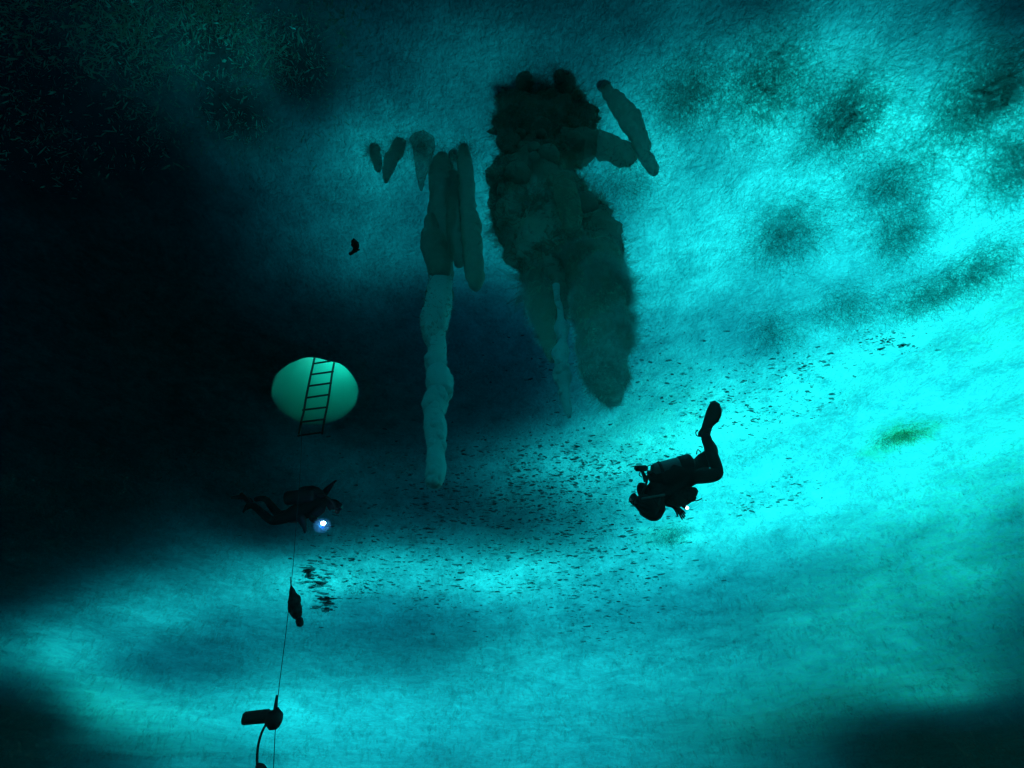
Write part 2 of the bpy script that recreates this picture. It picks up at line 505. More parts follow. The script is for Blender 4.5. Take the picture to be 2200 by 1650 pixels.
5.52 5.73 1.05 0.50 53 1.240
6.21 5.73 1.08 0.48 51 0.988
6.90 5.73 1.12 0.47 48 1.028
7.59 5.73 1.15 0.45 46 1.127
8.28 5.73 1.19 0.44 -136 0.713
8.97 5.73 1.23 0.42 -137 1.780
-9.94 6.89 1.49 0.48 136 -0.378
-9.17 6.89 1.44 0.49 134 -0.246
-8.41 6.89 1.40 0.51 132 -0.346
-7.64 6.89 1.35 0.52 130 -0.149
-6.12 6.89 1.27 0.56 125 -0.797
-5.35 6.89 1.24 0.57 122 -0.202
-4.59 6.89 1.20 0.59 119 -0.811
-3.82 6.89 1.17 0.61 115 0.252
-3.06 6.89 1.14 0.62 111 1.353
-2.29 6.89 1.12 0.63 106 0.969
-1.53 6.89 1.11 0.64 101 0.099
-0.76 6.89 1.10 0.65 96 0.649
0.00 6.89 1.09 0.65 90 1.814
0.76 6.89 1.10 0.65 84 1.274
1.53 6.89 1.11 0.64 79 1.248
2.29 6.89 1.12 0.63 74 0.519
3.06 6.89 1.14 0.62 69 0.446
3.82 6.89 1.17 0.61 65 0.626
4.59 6.89 1.20 0.59 61 0.589
5.35 6.89 1.24 0.57 58 0.767
6.12 6.89 1.27 0.56 55 0.886
6.88 6.89 1.31 0.54 53 0.974
7.64 6.89 1.35 0.52 50 1.151
8.41 6.89 1.40 0.51 48 1.429
9.17 6.89 1.44 0.49 46 1.072
9.94 6.89 1.49 0.48 -136 1.980
-11.14 8.33 1.86 0.54 135 -0.201
-10.29 8.33 1.80 0.56 133 0.137
-8.57 8.33 1.69 0.59 128 -0.186
-7.71 8.33 1.64 0.61 126 -0.896
-6.86 8.33 1.59 0.63 123 -0.923
-6.00 8.33 1.54 0.65 120 0.390
-5.14 8.33 1.50 0.67 117 -0.449
-4.29 8.33 1.47 0.68 113 -2.074
-3.43 8.33 1.43 0.70 109 -1.980
-2.57 8.33 1.41 0.71 105 -1.062
-1.71 8.33 1.39 0.72 100 -1.051
-0.86 8.33 1.38 0.73 95 -1.262
0.00 8.33 1.37 0.73 90 -1.571
0.86 8.33 1.38 0.73 85 -0.861
1.71 8.33 1.39 0.72 80 -0.204
2.57 8.33 1.41 0.71 75 0.379
3.43 8.33 1.43 0.70 71 0.695
4.29 8.33 1.47 0.68 67 0.971
5.14 8.33 1.50 0.67 63 1.069
6.00 8.33 1.54 0.65 60 1.137
6.86 8.33 1.59 0.63 57 0.935
7.71 8.33 1.64 0.61 54 1.141
8.57 8.33 1.69 0.59 52 0.833
9.43 8.33 1.74 0.57 49 0.648
10.29 8.33 1.80 0.56 47 0.514
11.14 8.33 1.86 0.54 45 1.317
-12.68 10.17 2.38 0.62 134 -0.786
-11.70 10.17 2.31 0.64 132 -0.200
-10.73 10.17 2.24 0.66 129 -0.713
-9.75 10.17 2.17 0.68 127 -0.688
-8.78 10.17 2.10 0.70 124 -0.239
-7.80 10.17 2.04 0.72 122 0.053
-6.83 10.17 1.99 0.74 119 -0.800
-5.85 10.17 1.93 0.76 115 0.416
-4.88 10.17 1.89 0.78 112 0.861
-3.90 10.17 1.85 0.80 108 1.127
-2.93 10.17 1.82 0.81 104 1.012
-1.95 10.17 1.80 0.82 99 0.701
-0.98 10.17 1.78 0.83 95 0.928
0.00 10.17 1.78 0.83 90 0.998
0.98 10.17 1.78 0.83 85 0.868
1.95 10.17 1.80 0.82 81 0.283
2.93 10.17 1.82 0.81 76 0.866
3.90 10.17 1.85 0.80 72 0.626
4.88 10.17 1.89 0.78 68 0.474
5.85 10.17 1.93 0.76 65 0.423
6.83 10.17 1.99 0.74 61 0.507
7.80 10.17 2.04 0.72 58 0.730
8.78 10.17 2.10 0.70 56 0.635
9.75 10.17 2.17 0.68 53 1.232
10.73 10.17 2.24 0.66 51 0.977
11.70 10.17 2.31 0.64 48 0.915
12.68 10.17 2.38 0.62 46 1.622
-14.71 12.60 3.18 0.72 133 -0.477
-13.58 12.60 3.08 0.75 131 -1.102
-12.45 12.60 2.99 0.77 128 -1.164
-11.31 12.60 2.90 0.79 126 0.411
-10.18 12.60 2.81 0.82 123 0.061
-9.05 12.60 2.73 0.84 120 1.264
-7.92 12.60 2.66 0.87 117 1.572
-6.79 12.60 2.59 0.89 114 0.224
-5.66 12.60 2.53 0.91 111 0.464
-4.53 12.60 2.49 0.93 107 -0.042
-3.39 12.60 2.45 0.94 103 -0.373
-2.26 12.60 2.42 0.95 99 -0.170
-1.13 12.60 2.40 0.96 94 -0.377
0.00 12.60 2.39 0.96 90 -0.227
1.13 12.60 2.40 0.96 86 -0.211
2.26 12.60 2.42 0.95 81 0.051
3.39 12.60 2.45 0.94 77 -0.206
4.53 12.60 2.49 0.93 73 -0.022
5.66 12.60 2.53 0.91 69 0.404
6.79 12.60 2.59 0.89 66 0.542
7.92 12.60 2.66 0.87 63 0.826
9.05 12.60 2.73 0.84 60 0.984
10.18 12.60 2.81 0.82 57 0.979
11.31 12.60 2.90 0.79 54 1.095
12.45 12.60 2.99 0.77 52 0.714
13.58 12.60 3.08 0.75 49 0.448
14.71 12.60 3.18 0.72 47 1.055
-17.51 15.95 4.48 0.87 132 2.911
-16.16 15.95 4.34 0.89 130 2.658
-14.82 15.95 4.21 0.92 127 2.379
-13.47 15.95 4.08 0.95 125 1.966
-12.12 15.95 3.96 0.98 122 0.574
-10.77 15.95 3.85 1.01 119 -0.644
-9.43 15.95 3.75 1.04 116 -0.742
-8.08 15.95 3.66 1.06 113 -0.439
-6.73 15.95 3.58 1.08 110 -0.321
-5.39 15.95 3.52 1.10 106 -0.205
-4.04 15.95 3.46 1.12 102 -0.273
-2.69 15.95 3.42 1.13 98 -0.476
-1.35 15.95 3.40 1.14 94 -0.227
0.00 15.95 3.39 1.14 90 0.204
1.35 15.95 3.40 1.14 86 0.064
2.69 15.95 3.42 1.13 82 0.043
4.04 15.95 3.46 1.12 78 0.381
5.39 15.95 3.52 1.10 74 0.463
6.73 15.95 3.58 1.08 70 0.180
8.08 15.95 3.66 1.06 67 0.567
9.43 15.95 3.75 1.04 64 0.346
10.77 15.95 3.85 1.01 61 0.654
12.12 15.95 3.96 0.98 58 -0.029
13.47 15.95 4.08 0.95 55 0.241
14.82 15.95 4.21 0.92 53 0.373
16.16 15.95 4.34 0.89 50 0.559
17.51 15.95 4.48 0.87 48 1.149
-21.63 20.88 6.81 1.08 131 -0.912
-19.97 20.88 6.60 1.11 129 -0.572
-18.30 20.88 6.39 1.14 127 -1.327
-16.64 20.88 6.20 1.18 124 -0.541
-14.97 20.88 6.02 1.22 121 1.767
-13.31 20.88 5.86 1.25 119 1.031
-11.65 20.88 5.71 1.28 116 0.657
-9.98 20.88 5.57 1.31 112 0.432
-8.32 20.88 5.46 1.34 109 0.530
-4.99 20.88 5.28 1.39 102 0.069
-3.33 20.88 5.22 1.40 98 0.092
-1.66 20.88 5.19 1.41 94 0.040
0.00 20.88 5.18 1.41 90 -0.156
1.66 20.88 5.19 1.41 86 -0.074
3.33 20.88 5.22 1.40 82 0.135
4.99 20.88 5.28 1.39 78 -0.089
6.66 20.88 5.36 1.37 75 0.087
8.32 20.88 5.46 1.34 71 0.504
9.98 20.88 5.57 1.31 68 0.488
11.65 20.88 5.71 1.28 64 0.962
13.31 20.88 5.86 1.25 61 1.788
14.97 20.88 6.02 1.22 59 2.712
16.64 20.88 6.20 1.18 56 2.694
18.30 20.88 6.39 1.14 53 1.472
19.97 20.88 6.60 1.11 51 1.630
21.63 20.88 6.81 1.08 49 1.952
-26.11 28.85 11.24 1.46 128 0.543
-23.93 28.85 10.90 1.50 126 -0.175
-21.76 28.85 10.57 1.55 124 0.732
-19.58 28.85 10.27 1.59 121 0.105
-17.41 28.85 9.99 1.64 118 0.232
-15.23 28.85 9.74 1.68 115 0.498
-13.05 28.85 9.51 1.72 112 -0.125
-10.88 28.85 9.32 1.76 108 0.215
-8.70 28.85 9.15 1.79 105 0.078
-6.53 28.85 9.02 1.81 101 0.151
-2.18 28.85 8.87 1.85 94 -0.023
0.00 28.85 8.85 1.85 90 0.162
2.18 28.85 8.87 1.85 86 0.074
4.35 28.85 8.93 1.83 82 0.024
6.53 28.85 9.02 1.81 79 0.188
8.70 28.85 9.15 1.79 75 0.109
10.88 28.85 9.32 1.76 72 0.344
13.05 28.85 9.51 1.72 68 -0.043
15.23 28.85 9.74 1.68 65 0.992
17.41 28.85 9.99 1.64 62 -0.757
19.58 28.85 10.27 1.59 59 -0.413
21.76 28.85 10.57 1.55 56 -0.130
23.93 28.85 10.90 1.50 54 -0.052
26.11 28.85 11.24 1.46 52 0.046
28.28 28.85 11.60 1.41 49 -0.522
-40.86 43.89 24.14 2.04 130 -0.435
-37.71 43.89 23.39 2.11 128 0.693
-34.57 43.89 22.68 2.18 126 -0.138
-31.43 43.89 22.01 2.24 123 0.595
-28.28 43.89 21.39 2.31 120 0.158
-25.14 43.89 20.81 2.37 118 0.053
-22.00 43.89 20.29 2.43 115 0.083
-18.86 43.89 19.83 2.49 111 -0.479
-15.71 43.89 19.42 2.54 108 -0.166
-12.57 43.89 19.09 2.59 105 -0.329
-9.43 43.89 18.82 2.62 101 -0.276
-6.29 43.89 18.63 2.65 97 -0.405
-3.14 43.89 18.51 2.67 94 -0.437
0.00 43.89 18.47 2.67 90 -0.299
3.14 43.89 18.51 2.67 86 -0.389
6.29 43.89 18.63 2.65 83 -0.437
9.43 43.89 18.82 2.62 79 -0.330
12.57 43.89 19.09 2.59 75 -0.403
15.71 43.89 19.42 2.54 72 -0.179
18.86 43.89 19.83 2.49 69 -0.399
22.00 43.89 20.29 2.43 65 0.727
25.14 43.89 20.81 2.37 62 -0.509
28.28 43.89 21.39 2.31 60 0.109
31.43 43.89 22.01 2.24 57 0.428
34.57 43.89 22.68 2.18 54 0.392
37.71 43.89 23.39 2.11 52 0.402
40.86 43.89 24.14 2.04 50 -0.838
-73.54 83.00 78.12 3.69 130 -2.740
-67.88 83.00 75.71 3.80 128 -2.022
-62.23 83.00 73.42 3.92 125 -2.215
-56.57 83.00 71.26 4.04 123 -1.092
-50.91 83.00 69.25 4.16 120 -0.558
-45.25 83.00 67.39 4.27 117 -0.095
-39.60 83.00 65.72 4.38 114 0.277
-33.94 83.00 64.23 4.48 111 -0.051
-28.28 83.00 62.94 4.58 108 0.311
-22.63 83.00 61.86 4.66 105 0.312
-16.97 83.00 61.01 4.72 101 0.342
-11.31 83.00 60.40 4.77 97 0.220
-5.66 83.00 60.03 4.80 94 0.195
0.00 83.00 59.90 4.81 90 0.369
5.66 83.00 60.03 4.80 86 0.295
11.31 83.00 60.40 4.77 83 0.239
16.97 83.00 61.01 4.72 79 0.274
22.63 83.00 61.86 4.66 75 0.190
28.28 83.00 62.94 4.58 72 0.122
33.94 83.00 64.23 4.48 69 -0.233
39.60 83.00 65.72 4.38 66 0.078
45.25 83.00 67.39 4.27 63 -1.764
50.91 83.00 69.25 4.16 60 -1.896
56.57 83.00 71.26 4.04 57 -1.738
62.23 83.00 73.42 3.92 55 -1.497
67.88 83.00 75.71 3.80 52 -2.155
73.54 83.00 78.12 3.69 50 -1.883'''
# algae tinted patches: pixel u v, radius across, radius along (metres), strength
ALGAE = [(1880, 900, 2.6, 2.8, .16), (1600, 1000, 1.2, 1.5, .2), (1420, 920, .9, 1.2, .3), (1955, 940, .50, .42, 1.0), (1895, 985, .30, .25, .9), (2185, 700, .9, .8, .45), (1890, 1520, 6, 10, .9), (2150, 1240, 4, 6, .8), (2100, 1400, 5, 7, .5),
         (1750, 1420, 4, 7, .2), (60, 1500, 5, 6, .55), (170, 1560, 5, 8, .5), (1430, 1150, .5, .5, .45), (1400, 920, .6, .7, .3),
         (1830, 820, .6, .5, .25), (1350, 1080, .8, .8, .2), (1150, 1130, 1.2, 1, .25), (1700, 1130, 1.5, 1.8, .2), (2000, 1100, 2, 2, .35)]
def grid(n, half, k, cx, cy_):
    t = np.linspace(-1, 1, n); g = half * np.sinh(k * t) / math.sinh(k)
    X, Y = np.meshgrid(g + cx, g + cy_); return X, Y
def mask_depth(X, Y):
    d = np.full(X.shape, 1.2)
    for ln in MASK_BLOBS.split('\n'):
        x, y, a, b, th, amp = map(float, ln.split()); th = math.radians(th)
        dx, dy = X - x, Y - y
        p = (dx * math.cos(th) + dy * math.sin(th)) / a; q = (-dx * math.sin(th) + dy * math.cos(th)) / b
        e = p * p + q * q
        s = e < 16
        d[s] -= amp * np.exp(-.5 * e[s])
    # mask thinned behind the camera, added to light the near sides of things
    f = 1 / (1 + np.exp((Y + 3.0) / .35)) / (1 + np.exp((-Y - 16) / 1.0)) / (1 + np.exp((abs(X - 1) - 9) / .8))
    return d * (1 - f) + .55 * f
def nz(x, y, s, o=0, oct=4): return noise.fractal(Vector((x * s, y * s, o)), 1, 2, oct)
def relief(x, y):
    r = math.hypot(x, y)
    z = .10 * nz(x, y, .35, 1) + .035 * nz(x, y, 1.6, 5) + min(1, r / 30) * .35 * nz(x * .6, y, .13, 9)
    z *= 1 - .9 * math.exp(-((x - .1) / 1.6) ** 4 - ((y - 1.6) / 1.1) ** 4)      # level where the stalactites grow
    z += .012 * nz(x, y, 7, 3, 3)
    h = float(hdist(x, y))
    return z * min(1, max(0, (h - 1.15) / 1.2))
def sheet(name, n, X, Y, Z, m, hole):
    me = bpy.data.meshes.new(name)
    co = np.stack([X.ravel(), Y.ravel(), Z.ravel()], 1)
    i = np.arange(n * n).reshape(n, n)
    q = np.stack([i[:-1, :-1], i[:-1, 1:], i[1:, 1:], i[1:, :-1]], -1).reshape(-1, 4)
    c = co[q].mean(1)
    keep = hdist(c[:, 0], c[:, 1]) > hole
    q = q[keep]
    me.from_pydata(co.tolist(), [], q.tolist()); me.update()
    return link(name, me, m)
def attr(o, name, vals):
    a = o.data.attributes.new(name, 'FLOAT', 'POINT'); a.data.foreach_set('value', np.asarray(vals, dtype=np.float32).ravel())

n = 420
X, Y = grid(n, 320, 5.2, 0, 3)
Z = np.array([CEIL - relief(x, y) for x, y in zip(X.ravel(), Y.ravel())])
ice = tag(sheet('ice_ceiling', n, X, Y, Z, M['ceiling'], 1.14), kind='structure')
alg = np.zeros(X.shape)
for (u, v, a, b, s) in ALGAE:
    c = on_ice(u, v); alg = np.maximum(alg, s * np.exp(-.5 * (((X - c.x) / a) ** 2 + ((Y - c.y) / b) ** 2) ** 1.5))
attr(ice, 'algae', alg)
clr = np.zeros(X.shape)                                # ice made see-through in the dark corner, added so sun reaches the loose crystals
for (u, v, a) in ((60, 120, 1.0), (250, 60, .9), (450, 80, .8), (620, 120, .65), (500, 240, .6), (250, 280, .8), (80, 330, .8)):
    c = on_ice(u, v); clr = np.maximum(clr, np.exp(-.5 * (((X - c.x) ** 2 + (Y - c.y) ** 2) / (a * .62) ** 2) ** 1.6))
attr(ice, 'clear', .88 * clr)
shift = ICE_T / math.tan(_e)         # the light slants, so a mask blob darkens the ice a little nearer than itself
D = mask_depth(X - shift * math.sin(_a), Y - shift * math.cos(_a))
Dn = np.array([nz(x, y, 1.1, 20, 5) for x, y in zip(X.ravel(), Y.ravel())]).reshape(X.shape)
D = np.maximum(0, D + .34 * Dn / (1 + np.hypot(X, Y) / 14))
snow_mask = tag(sheet('snow_light_mask', n, X, Y, CEIL + ICE_T + .03 + .06 * D, M['snow_mask'], 1.08), kind='structure')
attr(snow_mask, 'depth', D)

# the shaft of the hole: a bell-mouthed tube through the ice, its unseen top flared to let in more skylight
bm = bmesh.new(); rings = []
# near side of the wall plumb, far side undercut towards the water
prof = [(1.36, 1.36, -.016), (1.2, 1.2, -.016), (1.02, 1.02, -.014), (1.0, 1.0, .0), (.99, .95, .08), (.98, .88, .24), (.95, .80, .42), (.90, .74, .65), (.87, .73, 1.0), (.86, .78, 1.3), (1.0, .95, 1.6), (1.25, 1.22, 1.9), (1.4, 1.38, 2.2)]
for (kn, kf, z) in prof:
    rg = []
    for j in range(96):
        a = 2 * math.pi * j / 96; f = max(0, math.sin(a)) ** .8
        kk = lerp(kn, kf, f) * (1 + .035 * noise.fractal(Vector((math.cos(a) * 2, math.sin(a) * 2, z * 2)), 1, 2, 4))
        p = HC + HA * (kk * math.cos(a)) + HB * (kk * math.sin(a))
        rg.append(bm.verts.new((p.x, p.y, CEIL + z)))
    rings.append(rg)
for i_, (r0, r1) in enumerate(zip(rings, rings[1:])):
    for j in range(96):
        f = bm.faces.new((r0[j], r0[(j + 1) % 96], r1[(j + 1) % 96], r1[j])); f.material_index = 1 if i_ < 2 else 0
hole = from_bm('dive_hole', bm, M['shaft']); hole.data.materials.append(M['ceiling']); tag(hole, kind='structure')

me = bpy.data.meshes.new('seabed'); xs = np.linspace(-300, 300, 61)
vs_ = [(x, y, -14 + 1.2 * nz(x, y, .03, 2)) for y in xs for x in xs]
me.from_pydata(vs_, [], [(j * 61 + i, j * 61 + i + 1, (j + 1) * 61 + i + 1, (j + 1) * 61 + i) for j in range(60) for i in range(60)])
tag(link('seabed', me, M['seabed']), kind='structure')

HAZE = 0.003
m, nt, out = mat('sea_water')
pv = N(nt, 'ShaderNodeVolumePrincipled'); pv.inputs['Color'].default_value = (.15, .85, .9, 1); pv.inputs['Density'].default_value = HAZE
pv.inputs['Anisotropy'].default_value = .7
nt.links.new(pv.outputs[0], out.inputs['Volume'])
bm = bmesh.new(); bmesh.ops.create_cube(bm, size=1)
for v in bm.verts: v.co = Vector((v.co.x * 660, v.co.y * 660 + 3, -17 if v.co.z < 0 else CEIL + ICE_T + 1.6))
tag(from_bm('haze', bm, m, smooth=False), kind='stuff')


# ------------------------------------------------------------------ shape helpers
def sweep(bm, pts, rad, seg=20, lump=.0, ls=6, seed=0, steps=5, oct_=3):
    """closed tapered tube through pts (catmull-rom), surface roughened by noise"""
    P_, R_ = [], []
    n_ = len(pts)
    for i in range(n_ - 1):
        p0, p1, p2, p3 = pts[max(i - 1, 0)], pts[i], pts[i + 1], pts[min(i + 2, n_ - 1)]
        for s in range(steps):
            t = s / steps
            P_.append(.5 * ((2 * p1) + (p2 - p0) * t + (2 * p0 - 5 * p1 + 4 * p2 - p3) * t * t + (3 * p1 - p0 - 3 * p2 + p3) * t ** 3))
            R_.append(lerp(rad[i], rad[i + 1], t * t * (3 - 2 * t) if lump else t))
    P_.append(pts[-1]); R_.append(rad[-1])
    rings = []; up = None
    for i, p in enumerate(P_):
        d = (P_[min(i + 1, len(P_) - 1)] - P_[max(i - 1, 0)]).normalized()
        if up is None: up = d.orthogonal().normalized()
        up = (up - d * up.dot(d)).normalized(); sd = d.cross(up)
        rg = []
        for j in range(seg):
            a = 2 * math.pi * j / seg; o = up * math.cos(a) + sd * math.sin(a)
            q = p + o * R_[i]
            f = 1 + lump * (noise.fractal(q * ls + Vector((seed, 0, 0)), 1, 2, oct_)) if lump else 1
            rg.append(bm.verts.new(p + o * R_[i] * f))
        rings.append(rg)
    for a_, b_ in zip(rings, rings[1:]):
        for j in range(seg): bm.faces.new((a_[j], a_[(j + 1) % seg], b_[(j + 1) % seg], b_[j]))
    for rg, p in ((rings[0], P_[0]), (rings[-1], P_[-1])):
        d = (P_[0] - P_[1]).normalized() if rg is rings[0] else (P_[-1] - P_[-2]).normalized()
        r_ = R_[0] if rg is rings[0] else R_[-1]
        c = bm.verts.new(p + d * r_ * .5)
        for j in range(seg):
            bm.faces.new((rg[j], rg[(j + 1) % seg], c) if rg is rings[-1] else (rg[(j + 1) % seg], rg[j], c))
def under_ice(p): return CEIL - relief(p.x, p.y) - p.z
def to_ice(p):
    for _ in range(3):
        g = under_ice(p)
        if g < 0: p = p * ((p.z + g) / p.z)
    return p
def rows_path(rows, y):
    pts, rad = [], []
    for v, l, r in rows:
        a, b = at_y(l, v, y), at_y(r, v, y)
        pts.append((a + b) / 2); rad.append((b - a).length / 2)
    return pts, rad
def hang(bm, rows, y, lump=.12, ls=7, seed=0, root=True, seg=22, steps=5, oct_=3, flat=1):
    pts, rad = rows_path(rows, y)
    if root:                                          # the root sits flush on the ice
        pts = [to_ice(p) for p in pts]
        if under_ice(pts[0]) > .02:
            pts.insert(0, Vector((pts[0].x, pts[0].y, pts[0].z + under_ice(pts[0])))); rad.insert(0, rad[0] * 1.6)
    n0 = len(bm.verts); sweep(bm, pts, rad, seg, lump, ls, seed, steps, oct_)
    if flat < 1:                                      # thinner front to back than across
        bm.verts.ensure_lookup_table()
        for v in bm.verts[n0:]: v.co.y = y + (v.co.y - y) * flat
def blade(bm, p, d, w_, l_, side=None):
    """one ice platelet: a thin leaf-shaped plate"""
    s = (side or d.orthogonal()).normalized(); s = (s - d * s.dot(d)).normalized()
    nrm = d.cross(s) * (w_ * .12)
    a = bm.verts.new(p - s * w_ * .25); b = bm.verts.new(p + d * l_ * .55 - s * w_ * .5 + nrm)
    c = bm.verts.new(p + d * l_); e = bm.verts.new(p + d * l_ * .6 + s * w_ * .5 + nrm); f = bm.verts.new(p + s * w_ * .25)
    bm.faces.new((a, b, c, e, f))
def rdir(r_=rnd):
    while True:
        v = Vector((r_.uniform(-1, 1), r_.uniform(-1, 1), r_.uniform(-1, 1)))
        if .05 < v.length < 1: return v.normalized()
def fringe(src, parent, m, count, l0, l1, seed, wr=.24, droop=.25, band=None):
    """platelets standing out of the surface of src (an object whose mesh is in world coordinates)"""
    r_ = random.Random(seed); me = src.data; me.calc_loop_triangles()
    tris = [(me.vertices[t.vertices[0]].co, me.vertices[t.vertices[1]].co, me.vertices[t.vertices[2]].co, t.area, t.normal.copy()) for t in me.loop_triangles]
    acc = np.cumsum([t[3] for t in tris]); bm = bmesh.new()
    for _ in range(count):
        t = tris[int(np.searchsorted(acc, r_.uniform(0, acc[-1])))] if True else None
        a, b = r_.random(), r_.random()
        if a + b > 1: a, b = 1 - a, 1 - b
        p = t[0] + (t[1] - t[0]) * a + (t[2] - t[0]) * b
        d = (t[4] * .45 + rdir(r_) + Vector((0, 0, -droop))).normalized()
        l_ = r_.uniform(l0, l1) * (.4 + r_.random() ** 2) * max(.25, 1 + 1.5 * noise.noise(p * 5))
        if band and r_.random() > (p.z - band[0]) / (band[1] - band[0]): continue
        blade(bm, p - d * l_ * .15, d, l_ * wr * r_.uniform(.6, 1.6), l_, rdir(r_))
    return from_bm('ice_needles', bm, m, parent, smooth=False)

# ------------------------------------------------------------------ things hanging from the ice
def thing(name, bm_list, loc, label, cat, group=None):
    """bm_list: (part name, bmesh, material); an empty at the root parents the parts"""
    t = tag(empty(name, loc), label, cat, group)
    return t, [from_bm(nm, b, m, t) for nm, b, m in bm_list]
def single(name, b, m, label, cat, group=None, kind=None):
    return tag(from_bm(name, b, m), label, cat, group, kind)

YA, YB = on_ice(940, 340).y, on_ice(1150, 235).y
G_ST = 'ice stalactites hanging from the ceiling'
main_rows = [(340, 932, 964), (370, 923, 976), (420, 921, 984), (470, 920, 976), (500, 924, 974), (560, 925, 974), (600, 921, 972), (640, 916, 972),
    (668, 909, 969), (700, 903, 962), (722, 907, 956), (738, 917, 958), (762, 920, 958), (774, 912, 957), (784, 914, 958), (792, 919, 958), (803, 914, 967),
    (822, 915, 974), (838, 921, 971), (846, 921, 965), (856, 911, 965), (872, 908, 960), (892, 911, 955), (912, 911, 958), (926, 912, 960), (945, 914, 958),
    (968, 918, 955), (1000, 916, 958), (1026, 915, 955), (1044, 917, 948)]
def knobs(bm, rows, y, k0, k1, count, seed, s0=.42, s1=.66):
    pts, rad = rows_path(rows, y); r_ = random.Random(seed)
    for _ in range(count):
        f = r_.uniform(k0, k1); i = min(int(f), len(pts) - 2); p = pts[i].lerp(pts[i + 1], f - i); R_ = lerp(rad[i], rad[i + 1], f - i)
        d = rdir(r_); d.z *= .2; d.y *= .5 if s1 < .4 else 1; d.normalize(); s = R_ * r_.uniform(s0, s1); c = p + d * (R_ * 1.02 - s * .72)
        vs = bmesh.ops.create_icosphere(bm, subdivisions=3, radius=1)['verts']
        for v in vs:
            n_ = v.co.copy(); v.co = c + Vector((n_.x, n_.y, n_.z * 1.25)) * s * (1 + .10 * noise.noise(n_ * 2 + c * 9))
bu = bmesh.new(); hang(bu, main_rows[:8], YA + .03, .34, 9, 3, seg=40, steps=10, oct_=5)  # upper column in a darker ice: its shade is put into the colour
b0 = bmesh.new(); hang(b0, main_rows[6:], YA, .10, 14, 4, root=False, seg=32); knobs(b0, main_rows, YA, 8, 29, 70, 5)
b1 = bmesh.new(); hang(b1, [(462, 920, 932), (485, 910, 942), (520, 906, 958), (555, 911, 966), (578, 920, 968), (594, 928, 962)], YA - .06, .26, 9, 8, root=False, seg=36, steps=10, oct_=5)
b2 = bmesh.new(); hang(b2, [(336, 966, 984), (365, 966, 986), (395, 970, 984), (412, 974, 982)], YA - .03, .06, 9, 12)
t, parts = thing('ice_stalactite', [('column', bu, M['fuzzy']), ('twisted_shaft', b0, M['brine']), ('lobe', b1, M['fuzzy']), ('lobe', b2, M['shaggy'])], (0, YA, CEIL),
    'long knobbly pale stalactite with a twisted lower shaft reaching lowest of all', 'stalactite', G_ST)
fringe(parts[0], parts[0], M['platelet'], 1500, .02, .07, 14, band=(4.2, 5.0))
fringe(parts[1], parts[1], M['platelet_dark'], 7000, .012, .035, 16, band=(at_y(935, 790, YA).z, at_y(935, 590, YA).z))  # dark needles blend the painted shade into the pale shaft
b0 = bmesh.new(); hang(b0, [(318, 986, 1008), (350, 983, 1015), (400, 984, 1020), (450, 985, 1022), (472, 989, 1030), (488, 988, 1034), (500, 991, 1027),
    (520, 992, 1036), (545, 995, 1037), (562, 996, 1042), (590, 999, 1040), (608, 1006, 1037), (620, 1014, 1030)], YA - .04, .24, 9, 21, seg=36, steps=7, oct_=5)
b1 = bmesh.new(); hang(b1, [(380, 958, 992), (440, 956, 992), (500, 958, 996), (540, 966, 1000), (566, 976, 998)], YA - .02, .28, 9, 23, root=False, seg=36, steps=10, oct_=5)
t, parts = thing('ice_stalactite', [('column', b0, M['fuzzy']), ('lobe', b1, M['fuzzy'])], (0, YA, CEIL),
    'dark blunt stalactite with a scalloped edge hanging close beside the longest pale one', 'stalactite', G_ST)
fringe(parts[0], parts[0], M['platelet'], 1500, .02, .07, 15, band=(4.2, 5.0))
for rows, lab, m_, dy, sd in (
    ([(306, 846, 872), (322, 838, 868), (340, 828, 856), (358, 824, 848), (376, 822, 840), (390, 825, 833)], 'short dark stalactite with a broad top and a bent narrow tip', M['fuzzy'], -.1, 31),
    ([(318, 793, 816), (338, 796, 818), (354, 802, 822), (366, 808, 818)], 'stubby dark stalactite beside the one with a bent narrow tip', M['fuzzy'], -.1, 33),
    ([(306, 884, 934), (334, 890, 928), (362, 893, 920), (390, 897, 912), (408, 902, 908)], 'short pale cone of ice just beside the top of the longest stalactite', M['shaggy'], -.05, 35)):
    b0 = bmesh.new(); hang(b0, rows, on_ice((rows[0][1] + rows[0][2]) / 2, rows[0][0]).y, .22, 11, sd, seg=28, steps=8)
    o = single('ice_stalactite', b0, m_, lab, 'stalactite', G_ST); fringe(o, o, M['platelet'], 700, .02, .06, sd)

def skirt(parent, u, v, R_, count, seed):
    r_ = random.Random(seed); b_ = bmesh.new(); c = on_ice(u, v)
    for _ in range(count):
        a, q_ = r_.uniform(0, 6.283), abs(r_.gauss(0, 1)) * R_
        p = Vector((c.x + q_ * math.cos(a), c.y + q_ * math.sin(a), 0)); p.z = CEIL - relief(p.x, p.y) + .01
        d = rdir(r_); d.z = -abs(d.z) - .1; d.normalize(); l_ = r_.uniform(.04, .16) * math.exp(-q_ / (2.5 * R_))
        blade(b_, p, d, l_ * r_.uniform(.12, .3), l_, rdir(r_))
    return from_bm('ice_needles', b_, M['platelet'], parent)
for ob, (u, v, R_) in zip([x for x in C.objects if x.name.startswith('ice_stalactite') and x.parent is None], ((948, 345, .16), (998, 322, .13), (858, 312, .12), (806, 322, .10), (908, 312, .14))):
    skirt(ob, u, v, R_, 900, int(u))

